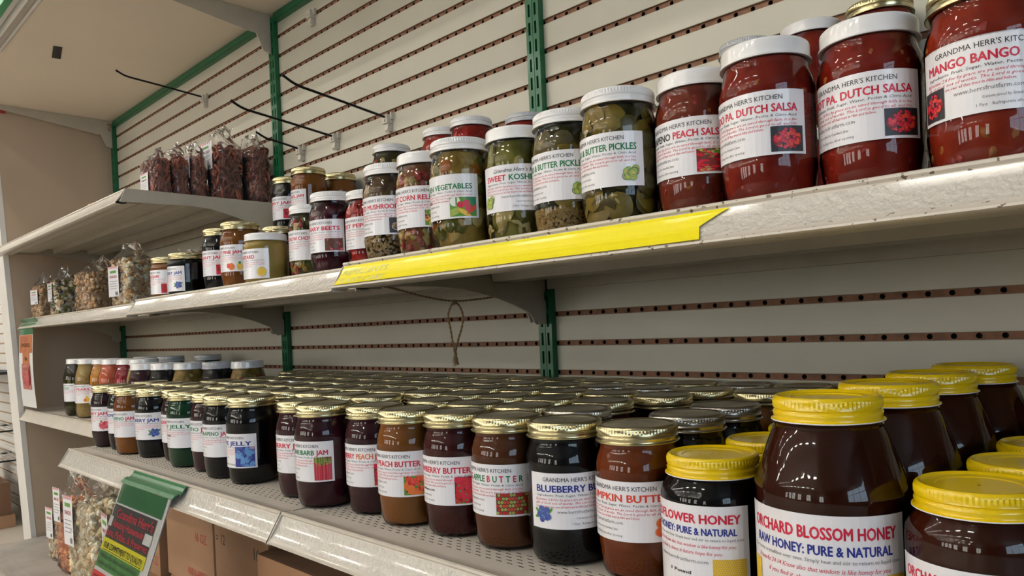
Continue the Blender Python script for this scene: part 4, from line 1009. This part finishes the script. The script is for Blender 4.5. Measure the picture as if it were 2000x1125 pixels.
# ------------------------------------------------------------------ upper shelf jars
vegp = [('lump', ['cauli', 'cauli', 'pale', 'bean'], .0115, 85, (.014, .104)), ('lump', ['carrot'], .009, 9, (.03, .10))]
mushp = [('ball', ['mush'], .0125, 34, (.045, .104)), ('seed', ['seed', 'mush'], .0020, 900, (.006, .036)), ('ball', ['mush'], .0125, 3, (.03, .04))]
cornp = [('lump', ['pinkish', 'kernel', 'pinkish', 'redbit', 'pale'], .0062, 300, (.006, .106))]
dillp = [('spear', ['spear', 'spear', 'pale'], .0120, 26, (.040, .085)), ('flake', ['pale'], .0045, 40, (.008, .024))]
bbp = [('slice', ['slice', 'slice2', 'slice'], .0125, 60, (.042, .102)), ('ball', ['slice2'], .012, 4, (.030, .036)), ('seed', ['seed'], .0023, 1000, (.004, .029))]
bbp2 = [('slice', ['slice', 'slice2', 'slice'], .0135, 95, (.012, .104)), ('flake', ['pale'], .003, 12, (.01, .1))]
chowp = [('lump', ['bean', 'cauli', 'redbit', 'kernel', 'bean'], .008, 130, (.012, .104))]
beetp = [('ball', ['beetlump'], .0145, 30, (.014, .104))]
pepp = [('lump', ['pepl'], .0130, 40, (.014, .104))]
salp = [('lump', ['redbit', 'redbit', 'mangob'], .0030, 70, (.010, .106))]
manp = [('lump', ['redbit', 'mangob'], .0050, 60, (.010, .106))]
U = [
 ('salsa_jar', 1.6525, -.3575, 'gold', 'mango', manp, [('MANGO BANGO SALSA', RED)], 'salsa', -78, 'mango salsa jar at the upper right corner', dict(pu=-.048, pw=.020, z0=.038)),
 ('salsa_jar', 1.5719, -.3493, 'white', 'salsa', salp, [('HOT PA. DUTCH SALSA', RED)], 'salsa', -90, 'hot Dutch salsa jar, left of the corner mango salsa', dict(pw=.026, ph=.020)),
 ('salsa_jar', 1.4968, -.3704, 'white', 'salsa', salp, [('MEDO PA. DUTCH SALSA', RED)], 'salsa', -93, 'Dutch salsa jar with smooth white lid, left of the hot one', dict(pw=.026, ph=.020)),
 ('salsa_jar', 1.4209, -.3520, 'white', 'peachsalsa', salp, [('JALAPENO', 'p_black'), ('PEACH SALSA', RED)], 'chillies', -88, 'peach salsa jar with chilli peppers picture, beside the pickles', dict(pw=.030, ph=.020)),
 ('pickle_jar', 1.3443, -.3690, 'whiteribbed', 'olive', bbp2, [('BREAD & BUTTER PICKLES', GRN)], 'cucumbers', -94, 'taller-looking bread and butter pickle jar beside the peach salsa', dict(pw=.020, ph=.020)),
 ('pickle_jar', 1.2673, -.3560, 'whiteribbed', 'olive', bbp, [('BREAD & BUTTER PICKLES', GRN)], 'cucumbers', -88, 'bread and butter pickle jar with mustard seeds settled at its bottom', dict(pw=.020, ph=.020)),
 ('pickle_jar', 1.1893, -.3523, 'white', 'dill', dillp, [('SWEET', RED), ('KOSHER DILL', GRN)], 'cucumbers', -45, 'pale green kosher dill spears jar with script label', dict(pu=-.048, pw=.019, ph=.020, header='script')),
 ('pickle_jar', 1.1136, -.3711, 'whiteribbed', 'veg', vegp, [('GARDEN VEGETABLES', GRN)], 'veg', -88, 'garden vegetables jar with cauliflower and carrots', dict(header=None, farm="FRUIT FARM", pw=.031, ph=.022)),
 ('relish_jar', 1.0359, -.3630, 'white', 'relish', cornp, [('SWEET CORN RELISH', RED)], 'relish', -80, 'pinkish corn relish jar between mushrooms and vegetables', dict(pw=.022, ph=.019)),
 ('pickle_jar', .9580, -.3600, 'whiteribbed', 'brine', mushp, [('PICKLED MUSHROOMS', RED)], 'plate', -80, 'pickled mushrooms jar standing above the left end of the yellow strip', dict(pw=.022, ph=.020)),
 ('pickle_jar', .8301, -.3059, 'whiteribbed', 'pepper', pepp, [('SWEET PEPPERS', RED)], 'peppers', -78, 'bright red peppers jar between the beets and the mushrooms', dict(pw=.022, ph=.018, H_=.122)),
 ('pickle_jar', .7462, -.3177, 'whiteribbed', 'beet', beetp, [('CULINARY BEETS', RED)], 'beets', -84, 'dark purple beets jar with white lid', dict(pw=.028, ph=.019)),
 ('relish_jar', .6225, -.2866, 'whiteribbed', 'olive', chowp, [('SWEET CHOW CHOW', RED)], None, -88, 'chow chow jar with white lid left of the beets', {}),
]
for i, (nm, x, y, ld, f, pcs, title, pc, ang, lab, kw) in enumerate(U):
    kw = dict(kw); Hh = kw.pop('H_', None)
    lm = label_mesh('pint', D(ang), title, picture=pc, detail=1 if x < .9 else 2, w=.100, **{**dict(z0=.036), **kw})
    jar(nm, lab, x, y, Z2, 'pint', ld, f, pcs, lm, seed=i + 1, fin=min(.008, .0028 + .36 * pcs[0][2]) if pcs and pcs[0][2] > .0055 else .0018, H=Hh); put('u', x, y, .0388)
jar('mustard_jar', 'squat yellow mustard jar with white lid', .5400, -.3295, Z2, 'half', 'white', 'mustard', None, label_mesh('half', D(-87), [('MUSTARD', RED)], picture='lemon', detail=1, w=.09, h=.052, z0=.010, pw=.019, ph=.019)); put('u', .54, -.3295, .0398)
jar('jam_jar', 'amber apricot jam jar with gold lid left of the mustard', .3890, -.3040, Z2, 'pint', 'gold', 'amber', None, label_mesh('pint', D(-88), [('APRICOT PINE JAM', RED)], picture='pine', detail=1, w=.1, pw=.034, ph=.018)); put('u', .389, -.304, .0388)
jar('jam_jar', 'dark jam jar with red square picture left of the amber apricot jam', .2860, -.2950, Z2, 'pint', 'gold', 'black', None, label_mesh('pint', D(-84), [('CURRANT JAM', RED)], picture='redsquare', detail=1, w=.1, pw=.020, ph=.020)); put('u', .286, -.295, .0388)
jar('jam_jar', 'short black blueberry jam jar beside the snack bags', .1900, -.3280, Z2, 'half', 'gold', 'black', None, label_mesh('half', D(-93), [('BLUEBERRY JAM', BLU)], picture='blueberries', detail=1, w=.085, h=.052, z0=.010, pw=.022, ph=.02)); put('u', .19, -.328, .0398)
jar('jam_jar', 'short amber peach jam jar next to the snack bags', .0920, -.3280, Z2, 'half', 'gold', 'peach', None, label_mesh('half', D(-88), [('PEACH JAM', RED)], picture='redsquare', detail=1, w=.085, h=.052, z0=.010, pw=.012, ph=.02)); put('u', .092, -.328, .0398)
jar('jam_jar', 'gold-lidded jar hidden behind the mustard, only its lid showing', .3660, -.2070, Z2, 'pint', 'gold', 'berry'); put('u', .366, -.207, .0388)
stack = [
 (1.484, -.0425, 'gold', 'salsa', 'top jar with gold lid stacked behind the hot Dutch salsa', None),
 (1.4045, -.0430, 'white', 'salsa', 'upper stacked salsa jar with white lid seen between the two Dutch salsas', salp),
 (1.3245, -.0500, 'grey', 'salsa', 'upper stacked jar whose grey lid edge shows behind the Dutch salsa', None),
 (.918, -.0425, 'grey', 'pepper', 'upper stacked jar whose white lid rim shows over the kosher dill', None),
 (.845, -.102, 'whiteribbed', 'pepper', 'upper stacked red jar behind the garden vegetables', pepp),
 (.7655, -.0985, 'whiteribbed', 'pepper', 'upper stacked red jar left of the other red one', None),
 (.617, -.102, 'whiteribbed', 'olive', 'upper stacked jar whose white lid shows above the mushrooms', chowp),
 (.340, -.0430, 'gold', 'amber', 'amber jar stacked against the slatwall behind the beets', None),
 (.3560, -.1300, 'gold', 'amber', 'amber jam jar with small label stacked above the chow chow', 'lab'),
 (.243, -.114, 'gold', 'black', 'dark jam jar stacked beside the green upright above the mustard', 'lab2')]
for i, (x, y, ld, f, lab, pcs) in enumerate(stack):
    lm = None
    if pcs == 'lab': lm = label_mesh('pint', D(-96), [('CARAMEL JAM', RED)], detail=1, w=.075, h=.048); pcs = None
    if pcs == 'lab2': lm = label_mesh('pint', D(-86), [('CHERRY JAM', RED)], picture='redsquare', detail=1, w=.1); pcs = None
    jar('preserve_jar', lab, x, y, Z2 + .1318, 'pint', ld, f, pcs, lm, seed=i + 30, fin=.0035 if pcs else .0016)
    jar('preserve_jar', 'bottom jar of a stacked pair at the back of the upper shelves, mostly hidden', x, y, Z2, 'pint', 'gold' if ld == 'gold' else 'white', f, group='bottom jars of the stacked pairs on the upper shelves'); put('u', x, y, .0388)

# ------------------------------------------------------------------ snack bags
def bag(name, label, x, y, z, w, d, h, kind, rot=0, seed=1, lab=None, fullness=.74, group=None):
    t = thing(name, label, 'bag', (x, y, z + .0008), (0, 0, rot), group); rnd = random.Random(seed)
    # film: rings of superellipse, wrinkled, pinched to a flat frill at the top
    nr, ns = 34, 56; vs = []
    def sec(q):
        if q < .06: k = .86 + .14 * q / .06
        elif q < fullness: k = 1 - .05 * (q - .06)
        else: k = 1
        dd = d / 2 * k; ww = w / 2 * k
        if q >= fullness:
            s = (q - fullness) / (1 - fullness); dd = d / 2 * max(.03, (1 - s) ** 1.4 * .95); ww = w / 2 * (.96 - .22 * math.sin(PI * min(s * .9, 1)) + .12 * s)
        return ww, dd
    so = Vector((seed * 3.7, seed * 1.3, 0))
    for i in range(nr + 1):
        q = i / nr; ww, dd = sec(q)
        for k in range(ns):
            a = 2 * PI * k / ns; c, s = math.cos(a), math.sin(a); e = .55
            px = ww * math.copysign(abs(c) ** e, c); py = dd * math.copysign(abs(s) ** e, s)
            nn = noise.noise(Vector((px * 38, py * 38, q * h * 26)) + so) * .10 + noise.noise(Vector((px * 90, py * 90, q * h * 50)) + so) * .05
            f = 1 + nn * (1.0 if q < fullness else 1.8)
            zz = q * h + (noise.noise(Vector((px * 30, 5, 1)) + so) * .02 * (q > .9) * 1.0)
            vs.append((px * f + (noise.noise(Vector((q * 6, 1, 1)) + so) * .01 * q), py * f + (noise.noise(Vector((px * 40, q * 8, 2)) + so) * .012 * (q > fullness)), max(zz, 0)))
    fs = [(i * ns + k, i * ns + (k + 1) % ns, (i + 1) * ns + (k + 1) % ns, (i + 1) * ns + k) for i in range(nr) for k in range(ns)] + [tuple(range(ns))[::-1]]
    m = MB(); m.add(vs, fs, 'bag_film'); obj('film', m, t)
    m = MB(); top = h * fullness
    def inside(mg):
        return rnd.uniform(-w / 2 + mg, w / 2 - mg) * .95, rnd.uniform(-d / 2 + mg, d / 2 - mg) * .95
    if kind == 'pretzel':
        m.box(-w / 2 + .014, w / 2 - .014, -d / 2 + .012, d / 2 - .012, .003, top - .016, 'bit_pret')
        for i in range(150):
            r0 = rnd.uniform(.009, .017); side = rnd.random()
            cx, cy = inside(.014); cz = rnd.uniform(.012, top - .004)
            if side < .4: cy = -d / 2 + .011
            elif side < .8: cx = w / 2 - .012
            from mathutils import Euler
            E_ = Euler((rnd.uniform(-.7, .7) + (PI / 2 if side < .4 else 0), rnd.uniform(-.7, .7) + (PI / 2 if .4 <= side < .8 else 0), rnd.uniform(0, 6))).to_matrix()
            a0 = rnd.uniform(0, 6); P = [Vector((cx, cy, cz)) + E_ @ Vector((r0 * math.cos(a0 + q * .62), r0 * .75 * math.sin(a0 + q * .62), 0)) for q in range(9)]
            P = [Vector((min(max(p.x, -w / 2 + .005), w / 2 - .005), min(max(p.y, -d / 2 + .005), d / 2 - .005), min(max(p.z, .004), top + .004))) for p in P]
            m.tube(P, .0031, rnd.choice(['bit_pret', 'bit_pret2', 'bit_pret2']), 6)
    else:
        cols, s0, n = dict(popcorn=(['popc', 'popw', 'popw', 'popc', 'nut2'], .0112, 430), orange=(['popo', 'popo2', 'popo'], .0105, 330), nuts=(['nut', 'nut2', 'nut'], .0075, 300), mixed=(['popw', 'nut2', 'bean', 'choc', 'popc'], .0080, 300), pale=(['nut2', 'popc', 'popw', 'nut'], .0085, 300))[kind]
        m.box(-w / 2 + .016, w / 2 - .016, -d / 2 + .014, d / 2 - .014, .003, top - .02, 'bit_' + cols[0])
        for i in range(n):
            cx, cy = inside(s0 * 1.2); cz = rnd.uniform(s0, top - s0 * .3); side = rnd.random()
            if side < .34: cy = -d / 2 + s0 * 1.25
            elif side < .6: cx = w / 2 - s0 * 1.25
            elif side < .7: cx = -w / 2 + s0 * 1.25
            elif side < .85: cz = top - rnd.random() * s0 * 2
            m.blob((cx, cy, cz), (s0 * rnd.uniform(.8, 1.2), s0 * rnd.uniform(.6, .9), s0 * rnd.uniform(.6, 1)), 'bit_' + rnd.choice(cols), None, 0 if kind == 'none' else 1, .22, rnd)
    obj('contents', m, t, kind='stuff')
    if lab:
        lw, lh, lz, lx = lab; F = Flat(); F.rect(-lw / 2, lw / 2, 0, lh, 'label_paper', 0, 1)
        F.rect(-lw * .3, lw * .3, lh * .78, lh * .86, 'p_leaf', 1); F.text('SNACKS', 0, lh * .62, lh * .12, 'p_rose', 1, bold=.02, align='c', fit=lw * .7)
        for k in range(4): F.rect(-lw * .38, lw * (.38 - .1 * (k % 2)), lh * (.5 - .08 * k), lh * (.515 - .08 * k), 'p_grey', 1)
        for k in range(7): F.rect(-lw * .4 + lw * .12 * k, -lw * .34 + lw * .12 * k, lh * .93, lh, 'p_rose', 1)
        for k in range(5): F.rect(lw * (.15 + .05 * k), lw * (.175 + .05 * k), lh * .05, lh * .16, 'p_black', 1)
        obj('label', F.to_mesh('label', lambda u, v, l: (u + lx, -d / 2 * 1.01 - .0010 - .0003 * l, v + lz)), t)
    return t
ZD, ZT = Z2, Z3
bag('snack_bag', 'clear bag of small nuts, leftmost on the middle left shelf', -1.178, -.268, ZD, .085, .075, .150, 'nuts', .2, 3, (.05, .05, .05, 0))
bag('snack_bag', 'clear bag of pale and green snack mix between the two nut bags', -.962, -.262, ZD, .10, .085, .155, 'mixed', 0, 4, (.05, .06, .05, -.01))
bag('snack_bag', 'wide clear bag of brown nuts on the middle left shelf', -.665, -.245, ZD, .13, .115, .160, 'nuts', .1, 5)
bag('snack_bag', 'upright clear bag of pale mix next to the short jam jars', -.345, -.258, ZD, .11, .09, .172, 'pale', .15, 6, (.055, .08, .03, -.015))
bag('snack_bag', 'clear bag of nuts lying behind the short jam jars', -.05, -.20, ZD, .13, .08, .135, 'nuts', .3, 7)
bag('pretzel_bag', 'low brown pretzel bag with white label at the front of the highest shelf', -.105, -.278, ZT, .10, .050, .118, 'pretzel', 0, 11, (.05, .05, .01, 0))
bag('pretzel_bag', 'brown pretzel bag second from the front of the highest shelf', -.120, -.228, ZT, .10, .046, .140, 'pretzel', .0, 12, (.05, .055, .045, .01))
bag('pretzel_bag', 'brown pretzel bag third from the front of the highest shelf', -.110, -.1835, ZT, .10, .046, .150, 'pretzel', .0, 13, (.05, .055, .055, .015))
bag('pretzel_bag', 'tallest brown pretzel bag with a big white label on the highest shelf', -.090, -.118, ZT, .12, .082, .190, 'pretzel', 0, 14, (.085, .07, .08, .0))
bag('pretzel_bag', 'brown pretzel bag nearest the slatwall on the highest shelf', -.072, -.046, ZT, .12, .060, .185, 'pretzel', 0, 15, (.05, .06, .07, -.01), group=None)
bag('snack_bag', 'small foil-bright clear bag lying at the front edge of the highest shelf', -.33, -.30, ZT, .12, .09, .030, 'nuts', .4, 16, fullness=.6)
bag('popcorn_bag', 'small clear caramel corn bag with oval label at the bottom left', -.870, -.315, -.585, .10, .085, .200, 'pale', .1, 21, (.055, .095, .07, -.01))
bag('popcorn_bag', 'tall bag of orange cheese popcorn at the bottom left', -.700, -.325, -.585, .11, .095, .285, 'orange', .1, 22, (.05, .10, .15, -.02))
bag('popcorn_bag', 'tall bag of white kettle popcorn with striped label behind the green sign', -.395, -.345, -.585, .18, .130, .325, 'popcorn', .1, 23, (.06, .13, .14, -.05))
bag('popcorn_bag', 'second white popcorn bag partly behind the hanging sign', -.215, -.340, -.585, .12, .10, .285, 'popcorn', -.1, 24, (.07, .13, .12, -.01))
